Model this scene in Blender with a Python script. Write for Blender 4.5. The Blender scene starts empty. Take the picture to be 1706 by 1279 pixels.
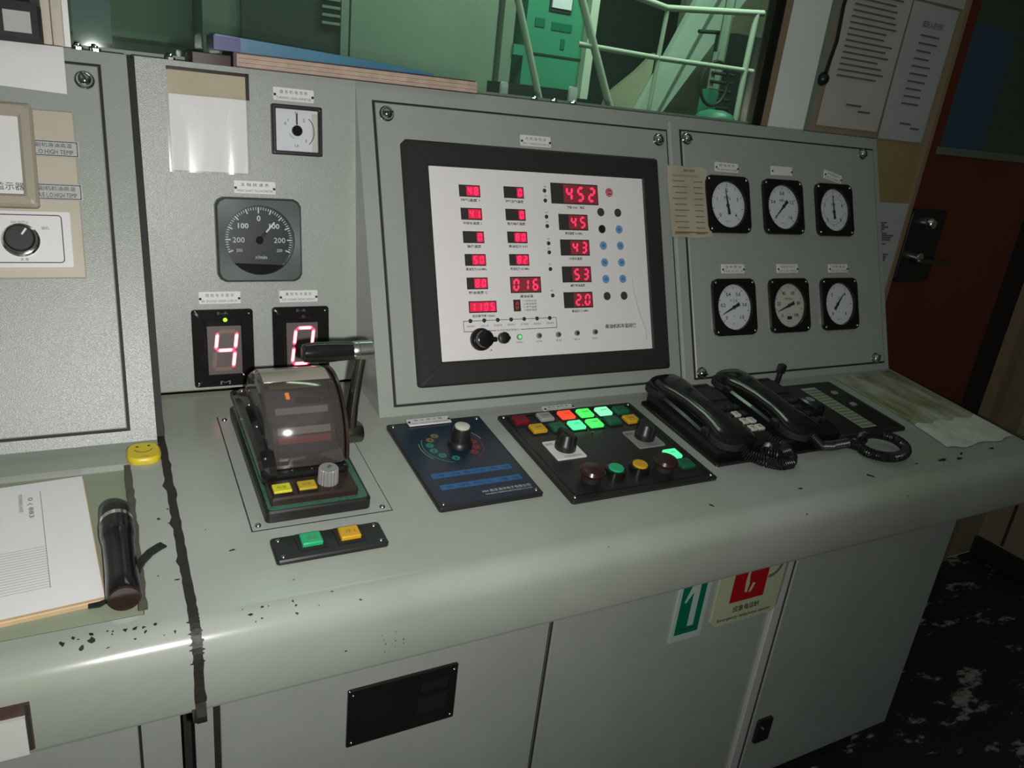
import bpy, math, random
from mathutils import Matrix, Vector
random.seed(7)
sin, cos, pi = math.sin, math.cos, math.pi
K = 0.1                      # all numbers below are decimetres; the scene is in metres
scene = bpy.context.scene
COL = scene.collection

# ------------------------------------------------------------------ camera
YAW, PITCH, ROLL = 0.5194, -0.3599, 0.1164
CAM = (0.1113, -9.3099, 4.3795)
fwd = Vector((sin(YAW)*cos(PITCH), cos(YAW)*cos(PITCH), sin(PITCH)))
r0 = Vector((cos(YAW), -sin(YAW), 0)); u0 = r0.cross(fwd)
rt = r0*cos(ROLL) + u0*sin(ROLL); up = -r0*sin(ROLL) + u0*cos(ROLL)
cam = bpy.data.cameras.new('camera'); cam.sensor_width = 36; cam.lens = 36*1286.82/1706
cam.clip_start = 0.02; cam.clip_end = 60
co = bpy.data.objects.new('camera', cam); COL.objects.link(co)
mw = Matrix.Identity(4)
for i in range(3):
    mw[i][0] = rt[i]; mw[i][1] = up[i]; mw[i][2] = -fwd[i]; mw[i][3] = CAM[i]*K
co.matrix_world = mw
scene.camera = co

# ------------------------------------------------------------------ world, lamps, exposure
scene.view_settings.view_transform = 'Standard'; scene.view_settings.look = 'None'
scene.view_settings.gamma = 1; scene.view_settings.use_curve_mapping = False
scene.view_settings.exposure = 0.0
w = bpy.data.worlds.new('world'); scene.world = w; w.use_nodes = True
w.node_tree.nodes['Background'].inputs[0].default_value = (0.75, 1.0, 0.85, 1)
w.node_tree.nodes['Background'].inputs[1].default_value = 0.05
def area(name, loc, target, sx, sy, power, col=(1, 1, 1), spread=pi):
    l = bpy.data.lights.new(name, 'AREA'); l.shape = 'RECTANGLE'; l.size = sx*K; l.size_y = sy*K
    l.energy = power; l.color = col; l.spread = spread
    o = bpy.data.objects.new(name, l); COL.objects.link(o)
    o.location = Vector(loc)*K
    o.rotation_euler = (Vector(target)-Vector(loc)).to_track_quat('-Z', 'Y').to_euler()
    return o
# the telephone's flash lamp just beside the lens
area('flash_lamp', (0.45, -9.35, 4.15), (2.6, 0.0, 1.2), 0.14, 0.14, 5.9, (1.0, 0.965, 0.95), 2.7)
# ceiling fitting of the control room, behind and above the operator
area('ceiling_lamp', (2.0, -7.0, 15.0), (4.0, -2.0, 0.0), 26, 18, 1.7, (0.90, 1.0, 0.94))
# lamps of the machinery space behind the window
area('machinery_lamp', (7.0, 7.0, 15.0), (9.0, 14.0, 5.0), 8, 3, 7.0, (0.88, 1.0, 0.90))
area('machinery_lamp', (15.5, 7.0, 14.0), (18.0, 18.0, 5.0), 5, 3, 14.0, (0.88, 1.0, 0.90))

# ------------------------------------------------------------------ materials
MATS = {}
def mat(name, col, rough=0.5, metal=0.0, noise=0.0, nscale=30.0, bump=0.0, bscale=300.0, coat=0.0, emit=None, estr=0.0, spec=0.5, dist=0.0002):
    m = bpy.data.materials.new(name); m.use_nodes = True; nt = m.node_tree; N = nt.nodes; L = nt.links
    b = N['Principled BSDF']
    b.inputs['Base Color'].default_value = (*col, 1); b.inputs['Roughness'].default_value = rough
    b.inputs['Metallic'].default_value = metal; b.inputs['Specular IOR Level'].default_value = spec
    b.inputs['Coat Weight'].default_value = coat; b.inputs['Coat Roughness'].default_value = 0.12
    if emit: b.inputs['Emission Color'].default_value = (*emit, 1); b.inputs['Emission Strength'].default_value = estr
    tc = N.new('ShaderNodeTexCoord')
    if noise:
        n = N.new('ShaderNodeTexNoise'); n.inputs['Scale'].default_value = nscale; n.inputs['Detail'].default_value = 6
        L.new(tc.outputs['Object'], n.inputs['Vector'])
        mx = N.new('ShaderNodeMix'); mx.data_type = 'RGBA'
        mx.inputs['A'].default_value = (*[c*(1-noise) for c in col], 1); mx.inputs['B'].default_value = (*[min(1, c*(1+noise)) for c in col], 1)
        L.new(n.outputs['Fac'], mx.inputs['Factor']); L.new(mx.outputs['Result'], b.inputs['Base Color'])
    if bump:
        n = N.new('ShaderNodeTexNoise'); n.inputs['Scale'].default_value = bscale; n.inputs['Detail'].default_value = 2
        L.new(tc.outputs['Object'], n.inputs['Vector'])
        bp = N.new('ShaderNodeBump'); bp.inputs['Strength'].default_value = bump; bp.inputs['Distance'].default_value = dist
        L.new(n.outputs['Fac'], bp.inputs['Height']); L.new(bp.outputs['Normal'], b.inputs['Normal'])
    MATS[name] = m
    return m
def nodes(m): return m.node_tree.nodes, m.node_tree.links, m.node_tree.nodes['Principled BSDF']
def thin_glass(name, tint, rough=0.02, refl=0.05, haze=None):
    m = bpy.data.materials.new(name); m.use_nodes = True; nt = m.node_tree; N = nt.nodes; L = nt.links
    N.remove(N['Principled BSDF'])
    t = N.new('ShaderNodeBsdfTransparent'); t.inputs[0].default_value = (*tint, 1)
    g = N.new('ShaderNodeBsdfGlossy'); g.inputs['Roughness'].default_value = rough
    lw = N.new('ShaderNodeLayerWeight'); lw.inputs['Blend'].default_value = 0.5      # same from both sides of the thin sheet
    p5 = N.new('ShaderNodeMath'); p5.operation = 'POWER'; p5.inputs[1].default_value = 5
    ma = N.new('ShaderNodeMath'); ma.operation = 'MULTIPLY_ADD'; ma.inputs[1].default_value = 0.9; ma.inputs[2].default_value = refl
    L.new(lw.outputs['Facing'], p5.inputs[0]); L.new(p5.outputs[0], ma.inputs[0])
    mx = N.new('ShaderNodeMixShader'); L.new(ma.outputs[0], mx.inputs[0]); L.new(t.outputs[0], mx.inputs[1]); L.new(g.outputs[0], mx.inputs[2])
    if haze:
        df = N.new('ShaderNodeBsdfDiffuse'); df.inputs[0].default_value = (*haze[0], 1)
        m2 = N.new('ShaderNodeMixShader'); m2.inputs[0].default_value = haze[1]; L.new(mx.outputs[0], m2.inputs[1]); L.new(df.outputs[0], m2.inputs[2]); mx = m2
    L.new(mx.outputs[0], N['Material Output'].inputs[0]); MATS[name] = m
    return m
PAINT = (0.330, 0.365, 0.325)
mat('paint', PAINT, 0.24, noise=0.10, nscale=9, bump=0.05, bscale=240, dist=0.0004)
mat('paint_rough', PAINT, 0.27, noise=0.07, nscale=9, bump=0.8, bscale=1000, dist=0.0004)
mat('paint_desk', (0.335, 0.365, 0.31), 0.19, bump=0.05, bscale=240, dist=0.0004)
mat('paint_light', (0.46, 0.49, 0.45), 0.35, noise=0.05, bump=0.2, bscale=400)
mat('seam', (0.018, 0.020, 0.017), 0.7)
mat('sealant', (0.022, 0.018, 0.015), 0.55, noise=0.4, nscale=120, bump=0.6, bscale=150, dist=0.001)
mat('black_gloss', (0.010, 0.010, 0.010), 0.16, spec=0.5)
mat('black_satin', (0.014, 0.014, 0.014), 0.38)
mat('black_matt', (0.016, 0.016, 0.016), 0.65)
mat('dark_brown', (0.030, 0.017, 0.013), 0.3)
mat('chrome', (0.75, 0.76, 0.74), 0.10, 1.0)
mat('dark_chrome', (0.28, 0.28, 0.26), 0.14, 1.0)
mat('arm_metal', (0.12, 0.115, 0.095), 0.2, 0.9)
mat('brushed', (0.55, 0.55, 0.52), 0.28, 1.0, bump=0.2, bscale=200)
mat('crown_sheen_metal', (0.42, 0.38, 0.31), 0.20, 0.25)  # brownish metal, with the cover's highlight bands put into its colour
mat('steel_dark', (0.20, 0.19, 0.15), 0.30, 1.0)
mat('screw', (0.62, 0.63, 0.60), 0.22, 1.0)
mat('face_crease', (0.55, 0.52, 0.45), 0.4)
mat('plate_white', (0.74, 0.74, 0.71), 0.35)
mat('ink', (0.03, 0.03, 0.035), 0.6)
mat('ink_grey', (0.12, 0.13, 0.14), 0.6)
mat('white_face', (0.80, 0.78, 0.755), 0.38, noise=0.03, nscale=12)
mat('dial_white', (0.72, 0.74, 0.78), 0.4)
mat('dial_cream', (0.58, 0.59, 0.50), 0.45)
mat('dial_dark', (0.018, 0.026, 0.024), 0.35)
mat('dial_ink', (0.62, 0.70, 0.66), 0.5)
mat('bezel_metal', (0.10, 0.12, 0.11), 0.28, 0.4, bump=0.1)
mat('led_lens', (0.11, 0.085, 0.078), 0.45)
mat('led_off', (0.20, 0.13, 0.095), 0.5)
mat('led_on', (0.9, 0.1, 0.12), 0.4, emit=(1.0, 0.03, 0.10), estr=1.9)
mat('led_small', (0.9, 0.05, 0.1), 0.4, emit=(1.0, 0.02, 0.13), estr=1.15)
mat('led_on_core', (0.9, 0.3, 0.3), 0.4, emit=(1.0, 0.42, 0.48), estr=2.2)
mat('led_halo', (0.4, 0.02, 0.05), 0.5, emit=(1.0, 0.003, 0.05), estr=0.50)
mat('led_halo_dim', (0.25, 0.04, 0.04), 0.5, emit=(1.0, 0.02, 0.04), estr=0.035)
mat('led_mid', (0.25, 0.04, 0.04), 0.5, emit=(1.0, 0.03, 0.05), estr=0.22)
mat('display_dark', (0.045, 0.04, 0.038), 0.3)
mat('lamp_green_on', (0.1, 0.6, 0.15), 0.4, emit=(0.06, 1.0, 0.12), estr=0.75)
mat('lamp_green_bright', (0.1, 0.7, 0.3), 0.4, emit=(0.08, 1.0, 0.33), estr=1.0)
mat('lamp_green_hot', (0.2, 0.7, 0.4), 0.4, emit=(0.25, 1.0, 0.5), estr=0.9)
mat('lamp_red_on', (0.7, 0.08, 0.04), 0.4, emit=(1.0, 0.05, 0.02), estr=0.85)
mat('lamp_lime', (0.4, 0.8, 0.05), 0.3, emit=(0.4, 1.0, 0.02), estr=0.8)
mat('lamp_amber', (0.7, 0.2, 0.02), 0.3, emit=(1.0, 0.25, 0.02), estr=0.9)
mat('green_off', (0.01, 0.13, 0.06), 0.35)
mat('red_off', (0.20, 0.006, 0.018), 0.35)
mat('white_off', (0.33, 0.36, 0.33), 0.35)
mat('yellow_off', (0.62, 0.36, 0.015), 0.35)
mat('yellow_glow', (0.62, 0.60, 0.02), 0.4, noise=0.25, nscale=200)
mat('yellow_amber', (0.52, 0.36, 0.02), 0.4, noise=0.25, nscale=200)
mat('green_key', (0.02, 0.42, 0.17), 0.35)
mat('blue_key', (0.10, 0.29, 0.56), 0.4)
mat('key_dark', (0.04, 0.055, 0.05), 0.45)
mat('key_ring', (0.35, 0.42, 0.52), 0.45)
mat('red_key', (0.50, 0.03, 0.06), 0.4)
mat('brown_push', (0.036, 0.014, 0.011), 0.25)
mat('navy', (0.008, 0.022, 0.040), 0.3, noise=0.3, nscale=25)
mat('blue_band', (0.015, 0.12, 0.30), 0.4)
mat('teal_print', (0.02, 0.20, 0.18), 0.4)
mat('red_print', (0.22, 0.02, 0.015), 0.4)
mat('olive_print', (0.16, 0.15, 0.04), 0.4)
mat('white_print', (0.55, 0.6, 0.6), 0.5)
mat('beige', (0.50, 0.46, 0.36), 0.42, noise=0.05)
mat('beige_dark', (0.36, 0.33, 0.25), 0.42)
mat('knob_grey', (0.24, 0.24, 0.23), 0.45)
mat('paper', (0.80, 0.80, 0.79), 0.7, noise=0.04, nscale=20)
mat('paper_dim', (0.50, 0.47, 0.42), 0.75, noise=0.10, nscale=14)
mat('paper_blue', (0.46, 0.48, 0.46), 0.75, noise=0.10, nscale=10)
mat('paper_torn', (0.62, 0.63, 0.56), 0.45, noise=0.35, nscale=35)
mat('paper_old', (0.44, 0.40, 0.28), 0.7, noise=0.2, nscale=18)
mat('page_block', (0.50, 0.38, 0.29), 0.8, noise=0.3, nscale=60)
mat('cover_maroon', (0.055, 0.025, 0.028), 0.5)
mat('cover_blue', (0.06, 0.20, 0.30), 0.35, noise=0.35, nscale=12)
mat('cover_violet', (0.05, 0.05, 0.20), 0.4)
mat('board_wood', (0.55, 0.40, 0.22), 0.6, noise=0.2)
mat('tray', (0.27, 0.31, 0.22), 0.45, noise=0.08, nscale=10)
mat('rubber', (0.010, 0.011, 0.012), 0.32)
mat('strip_brown', (0.085, 0.078, 0.058), 0.7, noise=0.4, nscale=60)
mat('yellow', (0.72, 0.56, 0.03), 0.35)
mat('sign_cream', (0.42, 0.47, 0.30), 0.45)
mat('sign_green', (0.0, 0.14, 0.08), 0.4)
mat('slot_green', (0.17, 0.20, 0.11), 0.4)
mat('sign_red', (0.36, 0.006, 0.012), 0.4)
mat('sign_pale', (0.40, 0.50, 0.44), 0.45)
mat('tape_grey', (0.20, 0.22, 0.19), 0.4)
mat('card_beige', (0.56, 0.50, 0.39), 0.5, noise=0.08, nscale=30)
mat('wall_cream', (0.30, 0.25, 0.17), 0.6, noise=0.15, nscale=5)
mat('wall_white', (0.80, 0.84, 0.80), 0.5, noise=0.05, nscale=4)
mat('wall_yellow', (0.32, 0.25, 0.10), 0.6, noise=0.25, nscale=8)
mat('door_red', (0.13, 0.024, 0.009), 0.4, noise=0.2, nscale=6)
mat('jamb_dark', (0.02, 0.012, 0.010), 0.6)
mat('baseboard', (0.016, 0.018, 0.016), 0.5)
mat('trim_tan', (0.27, 0.20, 0.12), 0.5, noise=0.1)
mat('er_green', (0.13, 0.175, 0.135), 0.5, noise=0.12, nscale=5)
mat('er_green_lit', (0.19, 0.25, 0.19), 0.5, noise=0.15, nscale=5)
mat('er_far', (0.05, 0.085, 0.06), 0.6, noise=0.25, nscale=3)
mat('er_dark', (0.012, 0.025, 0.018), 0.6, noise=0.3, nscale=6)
mat('er_turquoise', (0.045, 0.27, 0.16), 0.4, noise=0.10, nscale=9)
mat('er_rail', (0.52, 0.60, 0.48), 0.4)
mat('er_beam', (0.46, 0.58, 0.48), 0.45, noise=0.15, nscale=7)
mat('er_tan', (0.34, 0.36, 0.24), 0.55, noise=0.2, nscale=9)
mat('er_blue', (0.03, 0.06, 0.10), 0.4)
mat('er_locker', (0.02, 0.07, 0.28), 0.5)
mat('hatch_white', (0.50, 0.52, 0.48), 0.35)
mat('rust', (0.06, 0.03, 0.025), 0.7, noise=0.6, nscale=60)
mat('skin_plastic', (0.72, 0.75, 0.78), 0.2)
mat('spotted_green', (0.045, 0.14, 0.09), 0.4, noise=0.7, nscale=260)
thin_glass('glass_clear', (0.97, 0.98, 0.97))
thin_glass('glass_window', (0.84, 0.95, 0.88), 0.03, 0.05, ((0.3, 0.4, 0.34), 0.05))
thin_glass('acrylic', (0.74, 0.70, 0.68), 0.10, 0.16, ((0.30, 0.26, 0.25), 0.16))
thin_glass('glass_dusty', (0.80, 0.93, 0.84), 0.02, 0.05, ((0.3, 0.4, 0.33), 0.03))
thin_glass('sleeve', (0.98, 0.98, 0.98), 0.2, 0.04)
m = MATS['paint_desk']; N, L, b = nodes(m)
tc = N.new('ShaderNodeTexCoord'); n1 = N.new('ShaderNodeTexNoise'); n1.inputs['Scale'].default_value = 3.2; n1.inputs['Detail'].default_value = 5
cr = N.new('ShaderNodeValToRGB'); e = cr.color_ramp.elements
e[0].position = 0.36; e[0].color = (0.29, 0.325, 0.265, 1); e[1].position = 0.58; e[1].color = (0.355, 0.385, 0.345, 1)
L.new(tc.outputs['Object'], n1.inputs['Vector']); L.new(n1.outputs['Fac'], cr.inputs[0]); L.new(cr.outputs[0], b.inputs['Base Color'])
# floor: dark deck paint worn through to pale patches
m = mat('deck', (0.02, 0.022, 0.024), 0.45)
N, L, b = nodes(m)
tc = N.new('ShaderNodeTexCoord'); mp = N.new('ShaderNodeMapping'); mp.inputs['Scale'].default_value = (1.0, 2.2, 1.0); mp.inputs['Rotation'].default_value = (0, 0, 0.5)
n1 = N.new('ShaderNodeTexNoise'); n1.inputs['Scale'].default_value = 7.0; n1.inputs['Detail'].default_value = 10; n1.inputs['Roughness'].default_value = 0.66
cr = N.new('ShaderNodeValToRGB'); e = cr.color_ramp.elements
e[0].position = 0.572; e[0].color = (0.018, 0.020, 0.022, 1); e[1].position = 0.62; e[1].color = (0.34, 0.32, 0.31, 1)
L.new(tc.outputs['Object'], mp.inputs[0]); L.new(mp.outputs[0], n1.inputs['Vector']); L.new(n1.outputs['Fac'], cr.inputs[0]); L.new(cr.outputs[0], b.inputs['Base Color'])
# old paper under plastic on the right of the desk: olive stains, torn clean strip at the front
m = mat('stained_paper', (0.3, 0.3, 0.2), 0.4)
N, L, b = nodes(m)
tc = N.new('ShaderNodeTexCoord'); mp = N.new('ShaderNodeMapping'); mp.inputs['Scale'].default_value = (3.0, 1.2, 1); mp.inputs['Rotation'].default_value = (0, 0, 0.35)
n1 = N.new('ShaderNodeTexNoise'); n1.inputs['Scale'].default_value = 7; n1.inputs['Detail'].default_value = 7; n1.inputs['Roughness'].default_value = 0.6
cr = N.new('ShaderNodeValToRGB'); e = cr.color_ramp.elements
e[0].position = 0.36; e[0].color = (0.17, 0.17, 0.07, 1); e[1].position = 0.66; e[1].color = (0.50, 0.52, 0.42, 1)
L.new(tc.outputs['Object'], mp.inputs[0]); L.new(mp.outputs[0], n1.inputs['Vector']); L.new(n1.outputs['Fac'], cr.inputs[0]); L.new(cr.outputs[0], b.inputs['Base Color'])

# ------------------------------------------------------------------ mesh builder (local decimetres)
class MB:
    def __init__(s): s.v = []; s.f = []; s.m = []; s.mats = []; s.sm = []
    def mi(s, name):
        if name not in s.mats: s.mats.append(name)
        return s.mats.index(name)
    def add(s, vs, fs, m, smooth=False):
        k = len(s.v); s.v += [tuple(a) for a in vs]; i = s.mi(m)
        for f in fs: s.f.append(tuple(k+j for j in f)); s.m.append(i); s.sm.append(smooth)
    def rings(s, rings, m, cap0=True, cap1=True, smooth=True, closed=True):
        n = len(rings[0]); vs = [p for r in rings for p in r]; fs = []
        for a in range(len(rings)-1):
            for j in range(n if closed else n-1):
                k = (j+1) % n
                fs.append((a*n+j, a*n+k, (a+1)*n+k, (a+1)*n+j))
        if cap0: fs.append(tuple(range(n-1, -1, -1)))
        if cap1: fs.append(tuple((len(rings)-1)*n+j for j in range(n)))
        s.add(vs, fs, m, smooth)
    def rbox(s, cx, cy, z0, sx, sy, h, m, r=0.0, ch=0.0, seg=4, rot=0.0, T=None):
        def poly(ix):
            a, b_ = sx/2-ix, sy/2-ix; rr = max(r-ix, 0.0)
            pts = []
            if rr <= 1e-6: pts = [(a, b_), (-a, b_), (-a, -b_), (a, -b_)] if r <= 1e-6 else [(q[0]*a, q[1]*b_) for q in ((1, 1), (-1, 1), (-1, -1), (1, -1)) for _ in range(seg+1)]
            else:
                for qx, qy, a0 in ((1, 1, 0), (-1, 1, pi/2), (-1, -1, pi), (1, -1, 1.5*pi)):
                    for k in range(seg+1):
                        t = a0+pi/2*k/seg; pts.append((qx*(a-rr)+rr*cos(t), qy*(b_-rr)+rr*sin(t)))
            return pts
        lv = [(0, z0), (0, z0+h-ch), (ch, z0+h)] if ch > 0 else [(0, z0), (0, z0+h)]
        R = []
        for ix, z in lv:
            R.append([(cx+x*cos(rot)-y*sin(rot), cy+x*sin(rot)+y*cos(rot), z) for x, y in poly(ix)])
        if T: R = [[T(*p) for p in q] for q in R]
        s.rings(R, m, smooth=(r > 0))
    def box(s, x0, x1, y0, y1, z0, z1, m):
        s.rings([[(x0, y0, z0), (x1, y0, z0), (x1, y1, z0), (x0, y1, z0)], [(x0, y0, z1), (x1, y0, z1), (x1, y1, z1), (x0, y1, z1)]], m, smooth=False)
    def frame(s, cx, cy, z0, sx, sy, h, t, m, r=0.0, ch=0.0, seg=4):
        # picture-frame ring
        def ro(ix, z, rad):
            a, b_ = sx/2-ix, sy/2-ix; rr = max(rad, 1e-4); o = []
            for qx, qy, a0 in ((1, 1, 0), (-1, 1, pi/2), (-1, -1, pi), (1, -1, 1.5*pi)):
                for k in range(seg+1):
                    q = a0+pi/2*k/seg; o.append((cx+qx*(a-rr)+rr*cos(q), cy+qy*(b_-rr)+rr*sin(q), z))
            return o
        ri = max(r-t, 0.01)
        s.rings([ro(0, z0, r), ro(0, z0+h-ch, r), ro(ch, z0+h, r), ro(t-ch, z0+h, ri), ro(t, z0+h-ch, ri), ro(t, z0, ri)], m, cap0=False, cap1=False, smooth=(r > 0))
    def lathe(s, prof, o=(0, 0, 0), axis='z', m='chrome', n=24, cap=True, tw=0):
        R = []
        for r, z in prof:
            q = []
            for k in range(n):
                t = 2*pi*k/n+tw; x, y = r*cos(t), r*sin(t)
                p = (x, y, z) if axis == 'z' else ((z, x, y) if axis == 'x' else (x, z, -y))
                q.append((o[0]+p[0], o[1]+p[1], o[2]+p[2]))
            R.append(q)
        s.rings(R, m, cap0=cap, cap1=cap)
    def cyl(s, cx, cy, z0, r, h, m, ch=0.0, n=20, axis='z'):
        pr = [(r, 0), (r, h-ch), (r-ch, h)] if ch > 0 else [(r, 0), (r, h)]
        s.lathe(pr, (cx, cy, z0), axis, m, n)
    def knurl(s, cx, cy, z0, r, h, m, n=24, d=0.06):
        R = []
        for z, k in ((z0, 1), (z0+h*0.94, 0.96), (z0+h, 0.88)):
            R.append([(cx+(r*k*(1-(d if j % 2 else 0)))*cos(pi*j/n), cy+(r*k*(1-(d if j % 2 else 0)))*sin(pi*j/n), z) for j in range(2*n)])
        s.rings(R, m, smooth=False)
    def dome(s, cx, cy, z0, r, h, m, n=14, k=5):
        R = [[(cx+r*cos(a)*cos(2*pi*j/n), cy+r*cos(a)*sin(2*pi*j/n), z0+h*sin(a)) for j in range(n)] for a in [i*pi/2/k*0.96 for i in range(k+1)]]
        s.rings(R, m)
    def tube(s, pts, r, m, n=8, closed=False, rf=None):
        P = [Vector(p) for p in pts]; R = []; pn = None
        for i, p in enumerate(P):
            t = (P[(i+1) % len(P)]-P[i-1]) if closed else (P[min(i+1, len(P)-1)]-P[max(i-1, 0)])
            t.normalize()
            if pn is None: a = t.orthogonal().normalized()
            else:
                a = pn-t*pn.dot(t); a = a.normalized() if a.length > 1e-6 else t.orthogonal().normalized()
            pn = a; bb = t.cross(a); rr = rf(i/(len(P)-1)) if rf else r
            R.append([tuple(p+(a*cos(2*pi*k/n)+bb*sin(2*pi*k/n))*rr) for k in range(n)])
        if closed: R.append(R[0])
        s.rings(R, m, cap0=not closed, cap1=not closed)
    def poly(s, pts, z, m):   # flat print
        s.add([(x, y, z) for x, y in pts], [tuple(range(len(pts)))], m)
    def rect(s, cx, cy, sx, sy, z, m, rot=0):
        c, q = cos(rot), sin(rot)
        s.poly([(cx+x*c-y*q, cy+x*q+y*c) for x, y in ((-sx/2, -sy/2), (sx/2, -sy/2), (sx/2, sy/2), (-sx/2, sy/2))], z, m)
    def disc(s, cx, cy, r, z, m, n=20, sy=1.0):
        s.poly([(cx+r*cos(2*pi*k/n), cy+r*sy*sin(2*pi*k/n)) for k in range(n)], z, m)
    def arc(s, cx, cy, r0, r1, a0, a1, z, m, n=24):
        q = []
        for k in range(n+1):
            t = math.radians(a0+(a1-a0)*k/n); q += [(cx+r0*cos(t), cy+r0*sin(t), z), (cx+r1*cos(t), cy+r1*sin(t), z)]
        fs = [(2*k, 2*k+1, 2*k+3, 2*k+2) if a1 < a0 else (2*k, 2*k+2, 2*k+3, 2*k+1) for k in range(n)]
        s.add(q, [f[::-1] if False else f for f in fs], m)
    def extr_x(s, prof, x0, x1, m, smooth=False):
        s.rings([[(x0, y, z) for y, z in prof], [(x1, y, z) for y, z in prof]], m, smooth=smooth)
    def text(s, body, cx, cy, size, z, m, width=None, rot=0.0, bold=False):
        key = body
        if key not in TXT:
            c = bpy.data.curves.new('t', 'FONT'); c.body = body; c.resolution_u = 2; c.size = 1.0
            if bold: c.offset = 0.02
            o = bpy.data.objects.new('t', c); me = bpy.data.meshes.new_from_object(o)
            vs = [tuple(v.co) for v in me.vertices]; fs = [tuple(p.vertices) for p in me.polygons]
            bpy.data.objects.remove(o); bpy.data.curves.remove(c); bpy.data.meshes.remove(me)
            TXT[key] = (vs, fs)
        vs, fs = TXT[key]
        if not vs: return
        xs = [v[0] for v in vs]; ys = [v[1] for v in vs]
        mx, my = (min(xs)+max(xs))/2, (min(ys)+max(ys))/2
        ky = size/(max(ys)-min(ys)); kx = ky if width is None else width/(max(xs)-min(xs))
        c_, q_ = cos(rot), sin(rot); o = []
        for v in vs:
            x, y = (v[0]-mx)*kx, (v[1]-my)*ky; o.append((cx+x*c_-y*q_, cy+x*q_+y*c_, z))
        s.add(o, fs, m)
    def xform(s, M):
        s.v = [tuple(M @ Vector(p)) for p in s.v]; return s
    def build(s, name, parent=None, label=None, kind=None, M=None):
        me = bpy.data.meshes.new(name)
        me.from_pydata([(x*K, y*K, z*K) for x, y, z in s.v], [], s.f)
        for q in s.mats: me.materials.append(MATS[q])
        me.polygons.foreach_set('material_index', s.m)
        me.polygons.foreach_set('use_smooth', s.sm)
        me.update()
        if any(s.sm): me.set_sharp_from_angle(angle=math.radians(38))
        o = bpy.data.objects.new(name, me); COL.objects.link(o)
        if parent: o.parent = parent
        if label: o['label'] = label
        if kind: o['kind'] = kind
        if M is not None: o.matrix_world = M
        return o
TXT = {}

# ------------------------------------------------------------------ planes of the console
A1, A2, DS, HT = 0.3769, 0.1457, 0.1027, 4.6053
TOPY, TOPZ = HT*sin(A1), HT*cos(A1)
PL = {'C': ((0, 0, 0), (0, sin(A1), cos(A1)), (0, -cos(A1), sin(A1))),
      'B': ((0, TOPY, TOPZ), (0, sin(A2), cos(A2)), (0, -cos(A2), sin(A2))),
      'D': ((0, 0, 0), (0, cos(DS), sin(DS)), (0, -sin(DS), cos(DS))),
      'F': ((0, -2.239, 0), (0, 0, 1), (0, -1, 0)),
      'W': ((0, 2.6, 0), (0, 0, 1), (0, -1, 0)),
      'Z': ((0, 0, 0), (0, 1, 0), (0, 0, 1))}
def M_(pl, u, v, w_=0.0, rot=0.0):
    o, ey, n = PL[pl]; ex = Vector((1, 0, 0)); ey = Vector(ey); n = Vector(n)
    o = Vector(o)+ex*u+ey*v+n*w_
    M = Matrix.Identity(4)
    for i in range(3): M[i][0] = ex[i]; M[i][1] = ey[i]; M[i][2] = n[i]; M[i][3] = o[i]*K
    return M @ Matrix.Rotation(rot, 4, 'Z')
def tag(o, label, cat, group=None):
    o['label'] = label; o['category'] = cat
    if group: o['group'] = group
    return o
def thing(name, label, cat, pl='Z', u=0, v=0, w_=0, rot=0, group=None):
    o = bpy.data.objects.new(name, None); COL.objects.link(o); o.empty_display_size = 0.02
    o.matrix_world = M_(pl, u, v, w_, rot)
    return tag(o, label, cat, group)
def pt(pl, u, v, w_=0.0):
    o, ey, n = PL[pl]; return Vector(o)+Vector((1, 0, 0))*u+Vector(ey)*v+Vector(n)*w_

# ================================================================== SETTING
def struct(name, mb, **k):
    o = mb.build(name, **k); o['kind'] = 'structure'; return o
m = MB(); m.box(-25, 26.3, -25, 2.6, -8.7, -8.2, 'deck'); struct('floor', m)
m = MB()                                                    # bulkhead behind the console with the window opening
m.box(-25, 17.0, 2.62, 3.0, -8.2, 4.26, 'wall_yellow'); m.box(12.95, 17.0, 2.62, 3.0, 4.26, 13.0, 'wall_cream')
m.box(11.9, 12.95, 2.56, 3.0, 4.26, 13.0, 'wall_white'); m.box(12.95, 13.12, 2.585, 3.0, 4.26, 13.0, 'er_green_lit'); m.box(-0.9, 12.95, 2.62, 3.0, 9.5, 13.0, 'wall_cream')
m.box(-25, -0.9, 2.62, 3.0, 4.26, 13.0, 'wall_cream'); m.box(17.0, 26.3, 2.62, 3.0, 9.4, 13.0, 'wall_cream')
m.box(23.7, 25.3, 2.62, 3.0, -8.2, 9.4, 'wall_cream')
wb = struct('wall_back', m)
m = MB(); m.box(25.3, 25.9, -25, 3.0, -8.2, 13.0, 'wall_cream'); m.box(25.26, 25.3, 1.80, 1.88, -7.55, 12.9, 'rust'); struct('wall_right', m)
m = MB(); m.box(25.1, 25.3, -25, 2.6, -8.2, -7.62, 'baseboard'); struct('baseboard_right', m)
m = MB(); m.box(23.1, 23.42, 2.45, 2.95, -8.2, 9.4, 'trim_tan'); m.box(23.42, 23.7, 2.5, 2.95, -8.2, 9.4, 'trim_tan'); m.box(16.94, 17.06, 2.55, 3.0, -8.2, 9.4, 'trim_tan')
struct('trim_1', m)
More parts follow.
